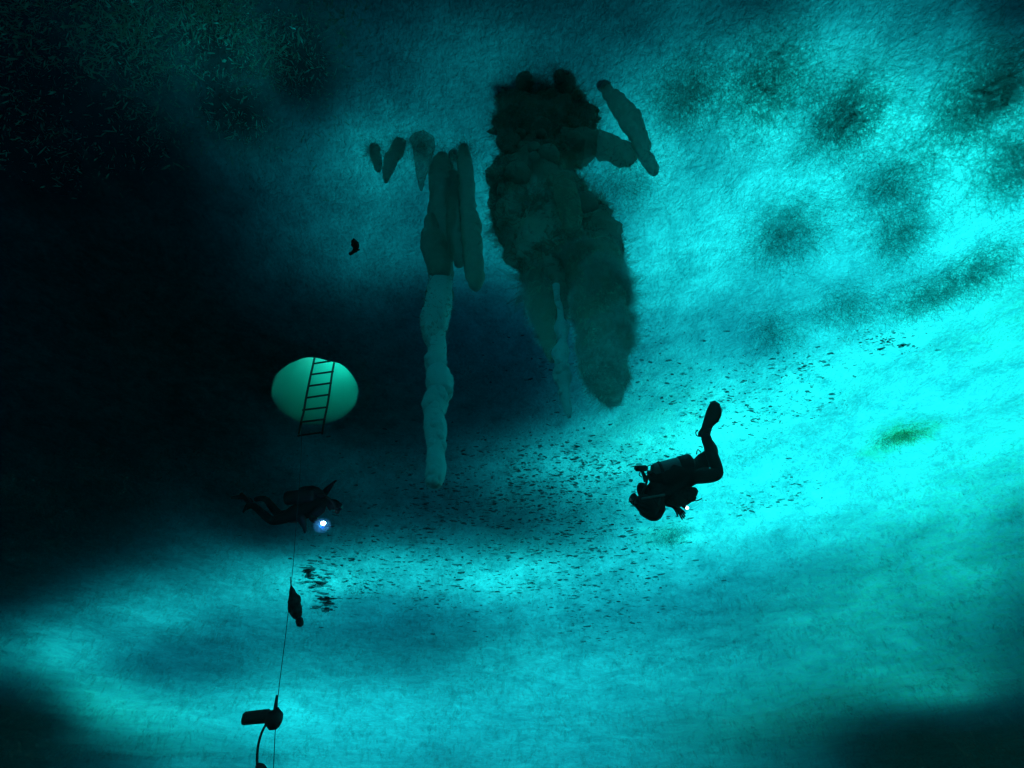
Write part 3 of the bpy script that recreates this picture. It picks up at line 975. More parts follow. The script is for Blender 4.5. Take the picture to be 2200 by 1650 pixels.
# the great platelet-covered mass
t = tag(empty('platelet_ice_mass', (0, YB, CEIL)), 'huge shaggy dark ice mass with a bulging head and two hanging lobes', 'ice mass')
def lobe(rows, dy, m_, fr, l0, l1, seed, name='lobe', lump=.22, root=False):
    b_ = bmesh.new(); hang(b_, rows, YB + dy, lump, 6, seed, root, 64, 12, 6, .5 if name in ('head', 'head_bulge') else .75)
    if name == 'bare_tip': knobs(b_, rows, YB + dy, 0, 10, 34, 77)
    if name in ('head', 'trunk'): knobs(b_, rows, YB + dy, 0, len(rows) - 1.01, 26, seed, .10, .30)
    o = from_bm(name, b_, m_, t)
    if fr: fringe(o, o, M['platelet'] if l1 < .08 else M['platelet_dark'], fr * 2, l0, l1, seed)
    return o
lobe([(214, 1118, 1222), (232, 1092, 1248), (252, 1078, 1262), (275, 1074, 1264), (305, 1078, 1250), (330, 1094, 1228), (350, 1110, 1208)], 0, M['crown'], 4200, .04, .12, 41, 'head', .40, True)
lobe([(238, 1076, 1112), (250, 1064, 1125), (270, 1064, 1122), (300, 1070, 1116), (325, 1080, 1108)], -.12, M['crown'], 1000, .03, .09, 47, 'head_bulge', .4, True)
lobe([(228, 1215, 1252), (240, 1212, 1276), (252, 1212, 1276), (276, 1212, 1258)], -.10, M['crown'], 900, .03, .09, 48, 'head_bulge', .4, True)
lobe([(300, 1120, 1196), (340, 1112, 1200), (372, 1062, 1212), (400, 1050, 1232), (450, 1060, 1270), (500, 1084, 1300), (545, 1104, 1322), (590, 1122, 1330), (640, 1140, 1290)], .10, M['fuzzy'], 7500, .04, .10, 42, 'trunk', .28)
lobe([(590, 1126, 1186), (650, 1136, 1194), (700, 1150, 1199), (745, 1164, 1200), (775, 1178, 1198)], .02, M['shaggy'], 2600, .015, .045, 43)
lobe([(560, 1200, 1338), (620, 1222, 1348), (680, 1232, 1350), (740, 1240, 1350), (800, 1250, 1350), (840, 1272, 1346), (866, 1300, 1338)], -.04, M['shaggy'], 11000, .02, .07, 44, 'lobe', .22)
lobe([(612, 1187, 1202), (640, 1190, 1204), (662, 1196, 1210), (682, 1197, 1212), (705, 1190, 1222), (732, 1198, 1219), (758, 1184, 1225), (782, 1193, 1221), (808, 1188, 1228), (834, 1199, 1224), (856, 1200, 1228), (878, 1211, 1230), (896, 1218, 1227)], -.03, M['brine'], 500, .008, .02, 45, 'bare_tip', .22)
lobe([(385, 1188, 1232), (425, 1191, 1244), (460, 1202, 1251), (482, 1208, 1249), (496, 1218, 1240)], -.22, M['shaggy'], 0, 0, 0, 46, 'smooth_lobe', .06)
skirt(t, 1165, 222, .30, 4500, 78)
b0 = bmesh.new()
sweep(b0, [at_y(*p, YB) for p in ((1222, 322), (1268, 306), (1290, 308), (1316, 320), (1345, 334), (1364, 338))], [.16, .10, .085, .10, .10, .05], 40, .35, 8, 50, 10, 5)
o = from_bm('side_arm', b0, M['fuzzy'], t); fringe(o, o, M['platelet_dark'], 900, .03, .07, 51)

b0 = bmesh.new(); yc = on_ice(1305, 190).y
pts = [at_y(*p, yc) for p in ((1303, 192), (1318, 210), (1340, 240), (1362, 270), (1374, 300), (1390, 340), (1407, 370))]
pts = [to_ice(p) for p in pts]; pts.insert(0, to_ice(pts[0] + Vector((-.01, -.02, .05))))
sweep(b0, pts, [.05, .05, .06, .075, .07, .06, .045, .025], 36, .4, 9, 55, 10, 5)
o = single('ice_stalactite', b0, M['fuzzy'], 'thin curved shaggy stalactite arching down beside the side arm of the ice mass', 'stalactite', G_ST)
fringe(o, o, M['platelet'], 900, .02, .05, 56)

# radial platelet clusters under the ice
def cluster(u, v, rad, lab, count=1500, seed=0, du=0, dv=0, flat=.9):
    rad *= 1.25; r_ = random.Random(seed + 100); c = on_ice(u, v); c2 = on_ice(u + du, v + dv)
    b_ = bmesh.new()
    for k in range(int(count * 3.4)):
        f = r_.random() if du or dv else 0
        p = c.lerp(c2, f) + Vector((r_.gauss(0, .45) * rad, r_.gauss(0, .45) * rad, 0))
        p.z = CEIL - relief(p.x, p.y) + .01
        d = rdir(r_); d.z = -abs(d.z) * flat - .05; d.normalize()
        l_ = rad * r_.uniform(.10, .5)
        blade(b_, p, d, l_ * r_.uniform(.05, .13), l_, rdir(r_))
    return single('platelet_cluster', b_, M['burst'], lab, 'ice crystals', 'bursts of platelet ice under the bright ceiling')
for k, a in enumerate([
    (1692, 498, .42, 'round dark burst of ice blades alone in the bright middle of the ceiling', 1500, 1),
    (1895, 385, .40, 'dark burst of ice blades above a long drooping smudge, with fine rays', 1400, 2, 45, 30),
    (1945, 470, .30, 'drooping pale smudge of ice blades beneath the burst with fine rays', 1900, 3, -5, 80),
    (2130, 570, .38, 'dark spiky knot of ice blades at the outer end of the long band', 1200, 4),
    (1925, 650, .34, 'long sloping band of ice blades ending at the dark spiky knot', 2200, 5, 150, -45),
    (1780, 655, .34, 'dark smudge of ice blades across the gap from the long sloping band', 1200, 6, 70, 10),
    (1640, 690, .30, 'ragged faint smudge of ice blades lowest in the bright upper ceiling', 1100, 7, 60, 40),
    (1648, 185, .42, 'round dark burst of ice blades nearest the top of the bright ceiling', 2300, 8),
    (1790, 245, .40, 'broad pale smudge of ice blades with a bright gap beside it', 2600, 9, 60, 20),
    (2090, 205, .55, 'large faint patch of ice blades high at the edge of the ceiling', 2300, 10, 60, 20),
    (1470, 205, .34, 'small faint burst of ice blades next to the curved shaggy stalactite', 1900, 11),
    (1320, 385, .30, 'faint feathery patch of ice blades under the side arm of the ice mass', 900, 12, 40, 10),
    (2195, 340, .42, 'broad dim smudge of ice blades cut by the edge of the view', 1800, 15, 0, 40),
    (1440, 1150, .34, 'small round dark burst of ice blades below the diver with raised fins', 800, 13),
    (1920, 950, .30, 'yellow-green crescent clump of algae-stained ice alone in the brightest ceiling', 900, 14, 40, -14)]):
    o = cluster(*a)
    if 'crescent' in a[3]: o.data.materials[0] = M['algae']; o.name = 'algae_clump'; o['category'] = 'algae clump'; del o['group']

# crystals growing all over the underside: nobody could count them
def carpet(name, count, box, l0, l1, m_, seed, wr=.35, fade=None, down=.5):
    r_ = random.Random(seed); b_ = bmesh.new(); k = 0
    while k < count:
        u, v = r_.uniform(box[0], box[2]), r_.uniform(box[1], box[3])
        if fade and r_.random() > fade(u, v): continue
        p = on_ice(u, v)
        if hdist(p.x, p.y) < 1.3: continue
        k += 1
        p.z = CEIL - relief(p.x, p.y) + .004
        d = rdir(r_); d.z = -abs(d.z) * down - .08; d.normalize()
        l_ = r_.uniform(l0, l1) * (.4 + r_.random() ** 3) * max(.8, math.hypot(p.y, p.z) / 7)
        blade(b_, p, d, l_ * wr * r_.uniform(.6, 1.8), l_, rdir(r_))
    return tag(from_bm(name, b_, m_, smooth=False), kind='stuff')
def f_left(u, v):
    q = noise.noise(Vector((u / 130, v / 130, 3))) * .9 + .5
    return max(0, min(1, q)) * max(0, min(1, (480 - v) / 420)) ** 1.6 * max(0, min(1, (880 - u) / 400)) ** 1.3 * (.25 + .75 * min(1, max(0, (u + 60) / 500)))
o = carpet('ice_crystals', 15000, (-80, -80, 880, 480), .025, .11, M['crystal'], 5, .15, f_left, 1.4)
tag(o, 'loose glinting ice crystals on the dark corner of the ceiling', 'ice crystals')
o = carpet('platelet_carpet', 42000, (620, -60, 2260, 1000), .03, .09, M['platelet'], 6, .25, lambda u, v: .15 + .85 * max(0, min(1, .5 + 1.6 * noise.noise(Vector((u / 70, v / 70, 8))))))
c2 = carpet('platelet_carpet', 30000, (-60, 960, 2260, 1640), .04, .13, M['platelet'], 9, .4, lambda u, v: .25 + .75 * max(0, min(1, .5 + 1.4 * noise.noise(Vector((u / 90, v / 60, 4))))), 1.6)
tag(c2, 'coarser platelet ice mottling the far ceiling below both divers', 'platelet ice')
tag(o, 'fine mottled platelet ice carpeting the bright ceiling', 'platelet ice')

# gas pockets and dark flecks pressed against the ice
r_ = random.Random(11)
b_ = bmesh.new(); bmesh.ops.create_icosphere(b_, subdivisions=1, radius=1); b_.verts.index_update()
ICO_V = [v.co.copy() for v in b_.verts]; ICO_F = [[v.index for v in f.verts] for f in b_.faces]; b_.free()
gv, gf, gm = [], [], []
spots = [(760, 1180, 90, 55, 60), (1000, 1100, 260, 120, 330), (1180, 1060, 260, 110, 330), (1290, 1200, 170, 110, 200), (1300, 1330, 80, 55, 45), (980, 1250, 260, 70, 170),
         (1250, 1000, 180, 60, 160), (1610, 1095, 45, 25, 16), (1900, 735, 70, 22, 42), (1690, 790, 110, 35, 50), (1750, 860, 60, 40, 22), (1620, 905, 60, 45, 40),
         (1500, 860, 120, 50, 70), (1700, 1060, 60, 40, 22), (680, 1235, 26, 34, 26), (664, 1224, 9, 10, 12), (770, 1265, 26, 18, 20), (700, 1290, 18, 16, 20), (1300, 760, 200, 60, 60)]
for (u, v, su, sv, n_) in spots:
    for _ in range(int(n_ * 4.2)):
        p = on_ice(r_.gauss(u, su * .62), r_.gauss(v, sv * .62))
        if hdist(p.x, p.y) < 1.4: continue
        z = CEIL - relief(p.x, p.y); s = .0033 * math.hypot(p.y, z) / 7 * (.7 + 3.2 * r_.random() ** 2.2) * (1.7 if 640 < u < 710 else 1)
        mi = r_.choice((0, 1, 1, 2, 2)); b0_ = len(gv)
        ax, ay, th = s * r_.uniform(1.2, 5.0), s * r_.uniform(.8, 2.2), r_.uniform(-.5, .5)
        for c in ICO_V:
            x_, y_ = c.x * ax * r_.uniform(.75, 1.25), c.y * ay * r_.uniform(.75, 1.25)
            gv.append((p.x + x_ * math.cos(th) - y_ * math.sin(th), p.y + x_ * math.sin(th) + y_ * math.cos(th), z + c.z * s * .8))
        for f in ICO_F: gf.append([b0_ + k for k in f]); gm.append(mi)
me = bpy.data.meshes.new('gas_pockets'); me.from_pydata(gv, [], gf); me.polygons.foreach_set('material_index', gm)
gp = tag(link('gas_pockets', me, M['bubble']), 'dark flecks of trapped gas scattered under the ice between the two divers', 'gas bubbles', None, 'stuff')
for cl in (.45, .7): gp.data.materials.append(ice_mat('thin_gas_pocket', (.01, .2, .22), (.006, .12, .14), (.01, .14, .16), share=.5, dist=.01, clear=cl))

# ------------------------------------------------------------------ rope ladder and down line
YL = 5.36
Lr = [(676.5, 765), (667.6, 805.5), (657.5, 855), (653, 882.5), (647, 907), (641, 937)]
Rr = [(719.5, 770), (714, 799), (707, 848), (702.5, 875), (697, 901), (692, 932)]
t = tag(empty('rope_ladder', at_y(690, 800, YL)), 'narrow ladder hanging down through the glowing round hole', 'ladder')
def tube(pts, r, seg=8, steps=4, name=None, m_=None, parent=None, taper=None):
    b_ = bmesh.new(); sweep(b_, pts, [r] * len(pts) if not taper else taper, seg, 0, 1, 0, steps); return from_bm(name, b_, m_, parent)
for row in (Lr, Rr):
    pts = [at_y(u, v, YL) for u, v in row]; top = pts[0] + (pts[0] - pts[1]).normalized() * 1.6; top.z = CEIL + 2.3
    tube([top] + pts, .016, name='rail', m_=M['wood'], parent=t)
for (l, r) in (((672, 781.5), (717, 774.5)), ((666.5, 805), (716.5, 798)), ((663, 829.5), (712.5, 822.5)), ((656, 855), (708, 847.5)), ((650, 881), (704, 874.5)), ((645, 907), (699, 900.5)), ((639.5, 936), (694, 928.5))):
    a, b = at_y(*l, YL - .01), at_y(*r, YL - .01)
    tube([a, b], .014, 8, 1, 'rung', M['wood'], t)
a = at_y(674, 757, YL); b = at_y(720, 751, YL)
for k in range(4):
    up_ = Vector((.03 * k, 0, .33 * k)); tube([a + up_, b + up_], .014, 8, 1, 'rung', M['wood'], t)

YD = 5.28
top = at_y(678, 760, YL - .03); top.z = CEIL + 2.3
line = [top] + [at_y(u, v, YD) for u, v in ((676, 772), (667, 808), (657, 857), (651, 890), (648, 930), (646, 1000), (636, 1130), (630, 1210), (622, 1290), (613, 1370), (604, 1440), (597, 1500), (592, 1560), (588, 1640), (585, 1720))]
b_ = bmesh.new(); sweep(b_, line, [.0035] * len(line), 8, 0, 1, 0, 6)
single('down_line', b_, M['rope'], 'thin guide rope dropping from the dive hole past the diver with the torch', 'rope')

# bundle clipped to the line
b_ = bmesh.new(); pts = [at_y(u, v, YD - .03) for u, v in ((625, 1257), (628, 1272), (632, 1290), (634, 1305), (638, 1320), (641, 1331))]
sweep(b_, pts, [.006, .03, .062, .066, .05, .02], 14, .25, 16, 61, 4)
t, pr = thing('signal_bundle', [('wrapped_cloth', b_, M['cloth'])], pts[0], 'dark pointed cloth bundle clipped to the guide rope above the black housing', 'bundle')
b_ = bmesh.new(); sweep(b_, [at_y(u, v, YD - .03) for u, v in ((640, 1326), (643, 1332), (645, 1342), (645, 1346))], [.018, .036, .034, .012], 12, .1, 16, 62); from_bm('end_weight', b_, M['rubber'], t)
tube([at_y(623.5, 1240, YD), at_y(625, 1258, YD - .03)], .005, 6, 1, 'clip_cord', M['rope'], t)

# housing on the line
d_h = at_y(590, 1545, YD); t = tag(empty('strobe_housing', d_h), 'black cylindrical housing with a round head hung on the guide rope', 'strobe')
b_ = bmesh.new()
sweep(b_, [at_y(u, v, YD - .02) for u, v in ((524, 1543.5), (526, 1543.5), (548, 1541), (574, 1538.5), (576, 1538.5))], [.040, .052, .053, .055, .045], 22, 0, 1, 0, 2); from_bm('cylinder', b_, M['rubber'], t)
b_ = bmesh.new()
sweep(b_, [at_y(u, v, YD - .02) for u, v in ((572, 1540), (580, 1542), (590, 1546), (599, 1549), (604, 1550))], [.04, .062, .082, .066, .02], 22, 0, 1, 0, 3); from_bm('round_head', b_, M['rubber'], t)
tube([at_y(u, v, YD - .01) for u, v in ((594.5, 1494), (593, 1512), (591, 1528))], .014, 10, 3, 'hanging_loop', M['rope'], t, [.008, .016, .02])
b_ = bmesh.new(); sweep(b_, [at_y(u, v, YD - .015) for u, v in ((594, 1522), (594, 1530), (592, 1542))], [.022, .03, .04], 14); from_bm('neck', b_, M['rubber'], t)
tube([at_y(u, v, YD - .02) for u, v in ((573, 1553), (562, 1575), (555, 1600), (552.5, 1625), (553, 1648), (556, 1665))], .011, 10, 5, 'hose', M['rubber'], t)
b_ = bmesh.new(); sweep(b_, [at_y(u, v, YD - .02) for u, v in ((552, 1644), (560, 1650), (570, 1662))], [.018, .035, .03], 12); from_bm('mouthpiece', b_, M['rubber'], t)

# small dark scrap drifting
b_ = bmesh.new(); dd = 4.2
sweep(b_, [at_d(u, v, dd) for u, v in ((760, 512), (761, 518), (763, 526), (764, 534), (759, 540), (753, 545), (751, 542))], [.004, .022, .032, .026, .015, .014, .005], 12, .3, 30, 70)
sweep(b_, [at_d(u, v, dd) for u, v in ((763, 535), (769, 537), (773, 536))], [.014, .008, .003], 8, .2, 30, 71)
single('drifting_scrap', b_, M['cloth'], 'tiny dark scrap drifting alone between the dark corner and the stalactites', 'debris')

# ------------------------------------------------------------------ divers
def skin(name, joints, edges, m_, parent=None, sub=2):
    names = list(joints); me = bpy.data.meshes.new(name)
    me.from_pydata([joints[k][0] for k in names], [(names.index(a), names.index(b)) for a, b in edges], [])
    o = bpy.data.objects.new(name, me); C.objects.link(o)
    mod = o.modifiers.new('skin', 'SKIN'); mod.use_smooth_shade = True; mod.branch_smoothing = .4
    for k, nme in enumerate(names):
        sv = me.skin_vertices[0].data[k]; r = joints[nme][1]; sv.radius = (r, r) if not isinstance(r, tuple) else r
        sv.use_root = k == 0
    o.modifiers.new('sub', 'SUBSURF').levels = sub
    dg = bpy.context.evaluated_depsgraph_get(); new = bpy.data.meshes.new_from_object(o.evaluated_get(dg))
    bpy.data.objects.remove(o); bpy.data.meshes.remove(me)
    new.name = name; new.materials.clear()
    return link(name, new, m_, parent)
def chain(*k): return list(zip(k, k[1:]))
def add_hand(J, E, wrist, J0, direction, spread, size=1.0, curl=Vector((0, 0, -.01))):
    """glove: palm and five unequal bent fingers, thumb from the side of the palm"""
    w_ = J[wrist][0]; d = direction.normalized(); s = (spread - d * spread.dot(d)).normalized()
    pm = w_ + d * .07 * size; J[J0 + 'palm'] = (pm, .034 * size); E.append((wrist, J0 + 'palm'))
    for i, (off, ln) in enumerate(((-.030, .062), (-.010, .074), (.010, .070), (.029, .055))):
        k0, k1, k2 = J0 + 'f%d' % i, J0 + 'g%d' % i, J0 + 'h%d' % i
        J[k0] = (pm + d * .03 * size + s * off * size, .011); J[k1] = (pm + d * (.03 + ln * .55) * size + s * off * 1.3 * size + curl * .6, .010)
        J[k2] = (pm + d * (.03 + ln) * size + s * off * 1.4 * size + curl * 2.2, .008); E += [(J0 + 'palm', k0), (k0, k1), (k1, k2)]
    J[J0 + 't1'] = (pm - s * .045 * size, .012); J[J0 + 't2'] = (pm - s * .068 * size + d * .04 * size, .010)
    E += [(J0 + 'palm', J0 + 't1'), (J0 + 't1', J0 + 't2')]
def fin(outline, d0, thick, parent, tilt=.0):
    """moulded fin: traced blade with real thickness, side rails thicker than the middle"""
    b_ = bmesh.new(); n_ = len(outline)
    cu, cv = sum(p[0] for p in outline) / n_, sum(p[1] for p in outline) / n_
    rings = []
    for s, dz in ((.55, -.2), (.92, -.5), (1.0, 0), (.92, .5), (.55, .2)):
        rings.append([b_.verts.new(at_d(cu + (u - cu) * s, cv + (v - cv) * s, d0 + dz * thick + tilt * (v - cv))) for u, v in outline])
    for a, b in zip(rings, rings[1:]):
        for j in range(n_): b_.faces.new((a[j], a[(j + 1) % n_], b[(j + 1) % n_], b[j]))
    b_.faces.new(rings[0][::-1]); b_.faces.new(rings[-1])
    return from_bm('fin', b_, M['rubber'], parent)

# diver in mid water, fins raised, twin cylinders
D0 = 5.7
def q(u, v, dz=0): return at_d(u, v, D0 + dz)
t = tag(empty('person', q(1490, 1010)), 'scuba diver with twin cylinders swimming level with both fins raised', 'person')
J = {'pelvis': (q(1492, 1014), (.15, .14)), 'waist': (q(1465, 1026), (.15, .15)), 'chest': (q(1432, 1042), (.17, .19)), 'shoulders': (q(1408, 1050), (.14, .16)),
     'neck': (q(1394, 1055), .075), 'head': (q(1381, 1055, -.02), .115), 'crown': (q(1373, 1057, -.03), .10),
     'hipA': (q(1500, 1022, -.10), .115), 'kneeA': (q(1545, 1020, -.12), .08), 'ankleA': (q(1524, 962, .02), .065), 'toeA': (q(1516, 930, .05), .045),
     'hipB': (q(1502, 1002, .10), .10), 'kneeB': (q(1533, 972, .12), .088), 'ankleB': (q(1515, 940, .12), .058), 'toeB': (q(1521, 918, .12), .04),
     'thighB': (q(1514, 988, .12), .108),
     'shA': (q(1412, 1062, -.18), .075), 'elA': (q(1404, 1098, -.22), .062), 'wrA': (q(1386, 1093, -.28), .045),
     'shB': (q(1420, 1060, .17), .075), 'elB': (q(1432, 1080, .10), .055), 'wrB': (q(1448, 1084, -.02), .04)}
E_ = chain('pelvis', 'waist', 'chest', 'shoulders', 'neck', 'head', 'crown') + chain('pelvis', 'hipA', 'kneeA', 'ankleA', 'toeA') + \
     chain('pelvis', 'hipB', 'thighB', 'kneeB', 'ankleB', 'toeB') + chain('shoulders', 'shA', 'elA', 'wrA') + chain('shoulders', 'shB', 'elB', 'wrB')
add_hand(J, E_, 'wrB', 'r', q(1460, 1096) - q(1450, 1085), Vector((1, .3, .4)), 1.0)
add_hand(J, E_, 'wrA', 'l', q(1376, 1088) - q(1386, 1093), Vector((0, .8, .4)), .9)
skin('body', J, E_, M['suit'], t)
fin([(1506, 940), (1499, 936), (1500, 929), (1507, 918), (1512, 900), (1518, 881), (1526, 865), (1536, 861), (1546, 867), (1551, 880), (1550, 893), (1543, 907), (1530, 917), (1527, 930), (1520, 941)], D0 + .12, .035, t)
fin([(1510, 944), (1506, 934), (1512, 916), (1518, 896), (1525, 876), (1534, 868), (1543, 874), (1547, 888), (1540, 905), (1530, 920), (1526, 934), (1519, 945)], D0 + .30, .035, t)
for dz, dv in ((-.02, 0), (.19, 7)):
    b_ = bmesh.new(); P0, P1 = q(1401, 1014 + dv, dz), q(1484, 993 + dv, dz); L_ = lambda f: P0.lerp(P1, f)
    sweep(b_, [L_(0), L_(.03), L_(.10), L_(.5), L_(.97), L_(1)], [.03, .06, .088, .09, .09, .08], 22, 0, 1, 0, 2); tk = from_bm('air_cylinder', b_, M['tank'], t)
    b_ = bmesh.new(); sweep(b_, [L_(.70), L_(.72), L_(.99), L_(1.02)], [.092, .098, .098, .088], 22, 0, 1, 0, 1); from_bm('boot', b_, M['rubber'], tk)
    b_ = bmesh.new(); sweep(b_, [L_(.18), L_(.19), L_(.24), L_(.25)], [.092, .097, .097, .092], 22, 0, 1, 0, 1); from_bm('band', b_, M['rubber'], tk)
    b_ = bmesh.new(); sweep(b_, [L_(.01), L_(-.08), L_(-.12)], [.022, .026, .02], 10, 0, 1, 0, 2); from_bm('valve', b_, M['metal'], tk)
b_ = bmesh.new(); sweep(b_, [q(1364, 1007, -.05), q(1366, 1006.5, -.05), q(1388, 1006, -.05), q(1391, 1006, -.05)], [.024, .034, .034, .02], 12, 0, 1, 0, 1)
sweep(b_, [q(1378, 1008, -.05), q(1383, 1020, -.04), q(1387, 1034, -.03)], [.014, .02, .024], 10, 0, 1, 0, 2); from_bm('helmet_lamp', b_, M['rubber'], t)
b_ = bmesh.new(); sweep(b_, [q(1404, 1042), q(1410, 1034), q(1420, 1028), q(1442, 1022), q(1475, 1012), q(1496, 1008)], [.05, .12, .15, .15, .14, .08], 18, .15, 7, 81); from_bm('harness', b_, M['suit'], t)
b_ = bmesh.new()
sweep(b_, [q(1430, 1070), q(1455, 1068, -.05), q(1478, 1064, -.05), q(1492, 1052)], [.06, .09, .085, .05], 14, .35, 9, 82)
sweep(b_, [q(1480, 1062, -.05), q(1487, 1070, -.05), q(1483, 1076, -.05)], [.05, .045, .02], 10, .3, 12, 83); from_bm('gear_pouch', b_, M['cloth'], t)
# arm folded under the chest and the bulky dry glove
b_ = bmesh.new(); sweep(b_, [q(1370, 1070, -.2), q(1380, 1080, -.2), q(1392, 1092, -.2), q(1400, 1104, -.2), q(1409, 1104, -.18), q(1411, 1092, -.15), q(1414, 1080, -.1)], [.04, .10, .115, .075, .065, .085, .08], 16, .2, 9, 84); from_bm('sleeve', b_, M['suit'], t)
mk = bmesh.new(); sweep(mk, [q(1367, 1070, -.04), q(1362, 1072, -.05), q(1357, 1074, -.06)], [.06, .066, .055], 4, 0, 1, 0, 2); mo = from_bm('mask', mk, M['rubber'], t, smooth=False)
mk = bmesh.new(); sweep(mk, [q(1357.5, 1073.5, -.06), q(1354.5, 1074.5, -.065)], [.048, .044], 4, 0, 1, 0, 1); from_bm('lens', mk, M['glass'], mo, smooth=False)
b_ = bmesh.new(); sweep(b_, [q(1370, 1082, -.08), q(1367, 1088, -.09)], [.03, .034], 12, 0, 1, 0, 2); from_bm('regulator', b_, M['rubber'], t)
for pts in (((1398, 1012), (1400, 1000), (1410, 997), (1416, 1001), (1414, 1012)), ((1393, 1014), (1390, 1004), (1398, 999), (1408, 1003)), ((1376, 1013), (1373, 1020), (1379, 1025)),
            ((1500, 925), (1495, 928), (1497, 936), (1503, 938)), ((1496, 976), (1499, 966), (1506, 972)), ((1484, 1073), (1496, 1076), (1508, 1071)),
            ((1450, 1070), (1458, 1082), (1470, 1088)), ((1440, 1073), (1443, 1086), (1452, 1096), (1460, 1100)), ((1462, 1070), (1466, 1080), (1472, 1084)), ((1378, 1013, -.1), (1390, 1030, -.1), (1380, 1060, -.12), (1370, 1084, -.1))):
    tube([q(*p) for p in pts], .006 if len(pts[0]) == 2 else .013, 6, 4, 'hose', M['rubber'], t)
tube([q(1379, 1071.5, -.26), q(1402, 1067.5, -.27), q(1428, 1063, -.26)], .012, 8, 2, 'snorkel', M['tank'], t)

t = tag(empty('dive_light', q(1470, 1090)), 'tiny white backup light dangling beneath the diver with twin cylinders', 'light')
b_ = bmesh.new(); sweep(b_, [q(1461, 1083), q(1466, 1086), q(1472, 1089.5)], [.012, .018, .022], 10, 0, 1, 0, 2); from_bm('housing', b_, M['rubber'], t)
b_ = bmesh.new(); bmesh.ops.create_icosphere(b_, subdivisions=2, radius=.019, matrix=Matrix.Translation(q(1476, 1091))); from_bm('lens', b_, lamp('backup_light', (.75, 1, 1), 1.1), t)

# diver by the guide rope, holding the torch
D0 = 6.35
t = tag(empty('person', q(628, 1105)), 'scuba diver holding a lit torch beside the guide rope, knees bent', 'person')
J = {'pelvis': (q(628, 1104), (.12, .12)), 'waist': (q(648, 1098), (.12, .13)), 'chest': (q(676, 1086), (.145, .16)), 'shoulders': (q(692, 1080), (.11, .13)),
     'neck': (q(703, 1081), .06), 'head': (q(714, 1085), .088), 'crown': (q(722, 1086), .08), 'chin': (q(720, 1095), .05),
     'hipA': (q(618, 1112, -.08), .085), 'kneeA': (q(584, 1120, -.10), .058), 'ankleA': (q(547, 1088, -.02), .042), 'toeA': (q(537, 1084, .0), .036),
     'hipB': (q(620, 1108, .08), .085), 'kneeB': (q(598, 1106, .16), .058), 'ankleB': (q(570, 1070, .12), .042), 'toeB': (q(545, 1073, .12), .036),
     'shA': (q(692, 1094, -.13), .062), 'elA': (q(668, 1112, -.2), .05), 'wrA': (q(680, 1120, -.28), .036),
     'shB': (q(690, 1068, .13), .06), 'elB': (q(701, 1054, .16), .048), 'wrB': (q(709, 1046, .12), .036)}
E_ = chain('pelvis', 'waist', 'chest', 'shoulders', 'neck', 'head', 'crown', 'chin') + chain('pelvis', 'hipA', 'kneeA', 'ankleA', 'toeA') + chain('pelvis', 'hipB', 'kneeB', 'ankleB', 'toeB') + \
     chain('shoulders', 'shA', 'elA', 'wrA') + chain('shoulders', 'shB', 'elB', 'wrB')
add_hand(J, E_, 'wrB', 'r', q(719, 1034, .1) - q(709, 1046, .12), Vector((.6, 0, .8)), .8)
add_hand(J, E_, 'wrA', 'l', q(690, 1124, -.3) - q(680, 1120, -.28), Vector((0, .6, .6)), .8)
skin('body', J, E_, M['suit'], t)
fin([(545, 1078), (536, 1080), (522, 1073), (497, 1072), (494, 1067), (510, 1063), (517, 1061), (526, 1066), (540, 1070)], D0 + .12, .03, t)
fin([(545, 1082), (541, 1092), (528, 1097), (523, 1103), (520, 1100), (524, 1090), (530, 1082), (522, 1072), (514, 1060), (520, 1057), (534, 1070), (541, 1076)], D0, .03, t)
b_ = bmesh.new(); P0, P1 = q(680, 1064, -.02), q(617, 1070, -.02); L_ = lambda f: P0.lerp(P1, f)
sweep(b_, [L_(0), L_(.04), L_(.12), L_(.97), L_(1)], [.03, .06, .088, .088, .07], 20, 0, 1, 0, 2); tk = from_bm('air_cylinder', b_, M['rubber'], t)
b_ = bmesh.new(); sweep(b_, [L_(.02), L_(-.08)], [.02, .024], 10, 0, 1, 0, 2); from_bm('valve', b_, M['metal'], tk)
b_ = bmesh.new(); sweep(b_, [q(640, 1075), q(655, 1060), q(665, 1054), q(680, 1056), q(692, 1066)], [.07, .08, .06, .06, .05], 14, .25, 8, 91); from_bm('harness', b_, M['suit'], t)
b_ = bmesh.new(); sweep(b_, [q(645, 1108, -.1), q(650, 1120, -.1), q(654, 1134, -.1), q(655, 1145, -.1)], [.05, .05, .026, .012], 12, .25, 12, 92); from_bm('gauge_console', b_, M['rubber'], t)
mk = bmesh.new(); sweep(mk, [q(724, 1088, -.03), q(729, 1089, -.03), q(733, 1090, -.03)], [.05, .055, .045], 4, 0, 1, 0, 2); mo = from_bm('mask', mk, M['rubber'], t, smooth=False)
mk = bmesh.new(); sweep(mk, [q(732.5, 1090, -.03), q(734, 1090.2, -.03)], [.038, .036], 4, 0, 1, 0, 1); from_bm('lens', mk, M['glass'], mo, smooth=False)
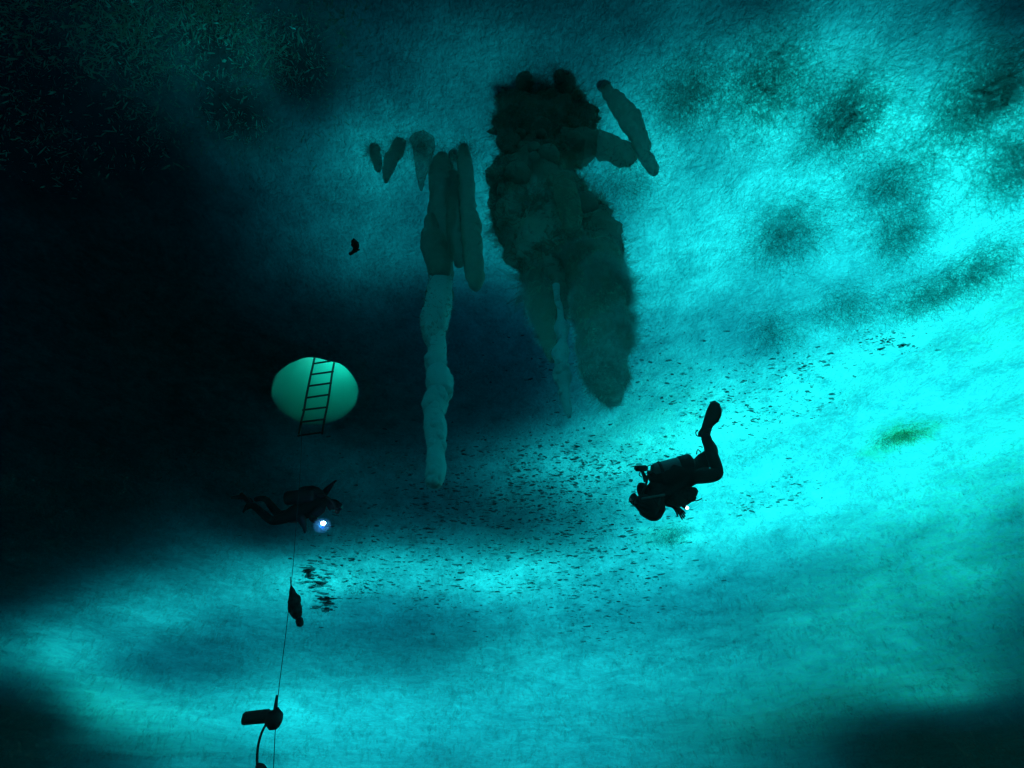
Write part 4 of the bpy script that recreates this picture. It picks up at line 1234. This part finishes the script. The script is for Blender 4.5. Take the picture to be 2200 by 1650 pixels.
b_ = bmesh.new(); sweep(b_, [q(722, 1097, -.04), q(727, 1101, -.05)], [.026, .03], 10, 0, 1, 0, 2); from_bm('regulator', b_, M['rubber'], t)
tube([q(684, 1064, -.05), q(700, 1066, -.12), q(716, 1080, -.14), q(722, 1098, -.06)], .012, 8, 5, 'hose', M['rubber'], t)

t = tag(empty('torch', q(690, 1123, -.33)), 'lit torch shining blue-white in the hand of the diver by the rope', 'torch')
b_ = bmesh.new(); sweep(b_, [q(676, 1118, -.3), q(684, 1121, -.32), q(688, 1122.5, -.33), q(691, 1123.5, -.34)], [.02, .022, .03, .034], 14, 0, 1, 0, 2); from_bm('housing', b_, M['rubber'], t)
b_ = bmesh.new(); bmesh.ops.create_icosphere(b_, subdivisions=3, radius=.026, matrix=Matrix.Translation(q(694.5, 1124, -.35)) @ Matrix.Diagonal((1.15, .9, .85, 1))); from_bm('lens', b_, lamp('torch_light', (.45, .9, 1), 6), t)
b_ = bmesh.new(); bmesh.ops.create_icosphere(b_, subdivisions=3, radius=.034, matrix=Matrix.Translation(q(692.5, 1127, -.31))); from_bm('halo_ball', b_, lamp('halo_blue', (.0, .05, .9), 1.2), t)  # blue glowing ball added for the rim of the torch glow
tl = bpy.data.objects.new('torch_beam', bpy.data.lights.new('torch_beam', 'POINT')); C.objects.link(tl)  # point lamp added to light the glow round the torch
tl.data.energy = .32; tl.data.color = (.12, .45, 1); tl.data.shadow_soft_size = .03; tl.location = q(692, 1129, -.44); tl.parent = t
tl.matrix_parent_inverse = Matrix.Translation(t.location).inverted()
m, nt, out = mat('halo_medium')  # small scattering cloud added to carry the torch glow
pv = N(nt, 'ShaderNodeVolumePrincipled'); pv.inputs['Color'].default_value = (.3, .7, .95, 1); pv.inputs['Density'].default_value = .9
nt.links.new(pv.outputs[0], out.inputs['Volume'])
b_ = bmesh.new(); bmesh.ops.create_icosphere(b_, subdivisions=3, radius=.095, matrix=Matrix.Translation(q(692, 1129, -.44)) @ Matrix.Diagonal((1.1, 1, .9, 1)))
tag(from_bm('halo', b_, m), 'faint scattering ball added for the blue glow round the torch', 'halo', None, 'stuff')
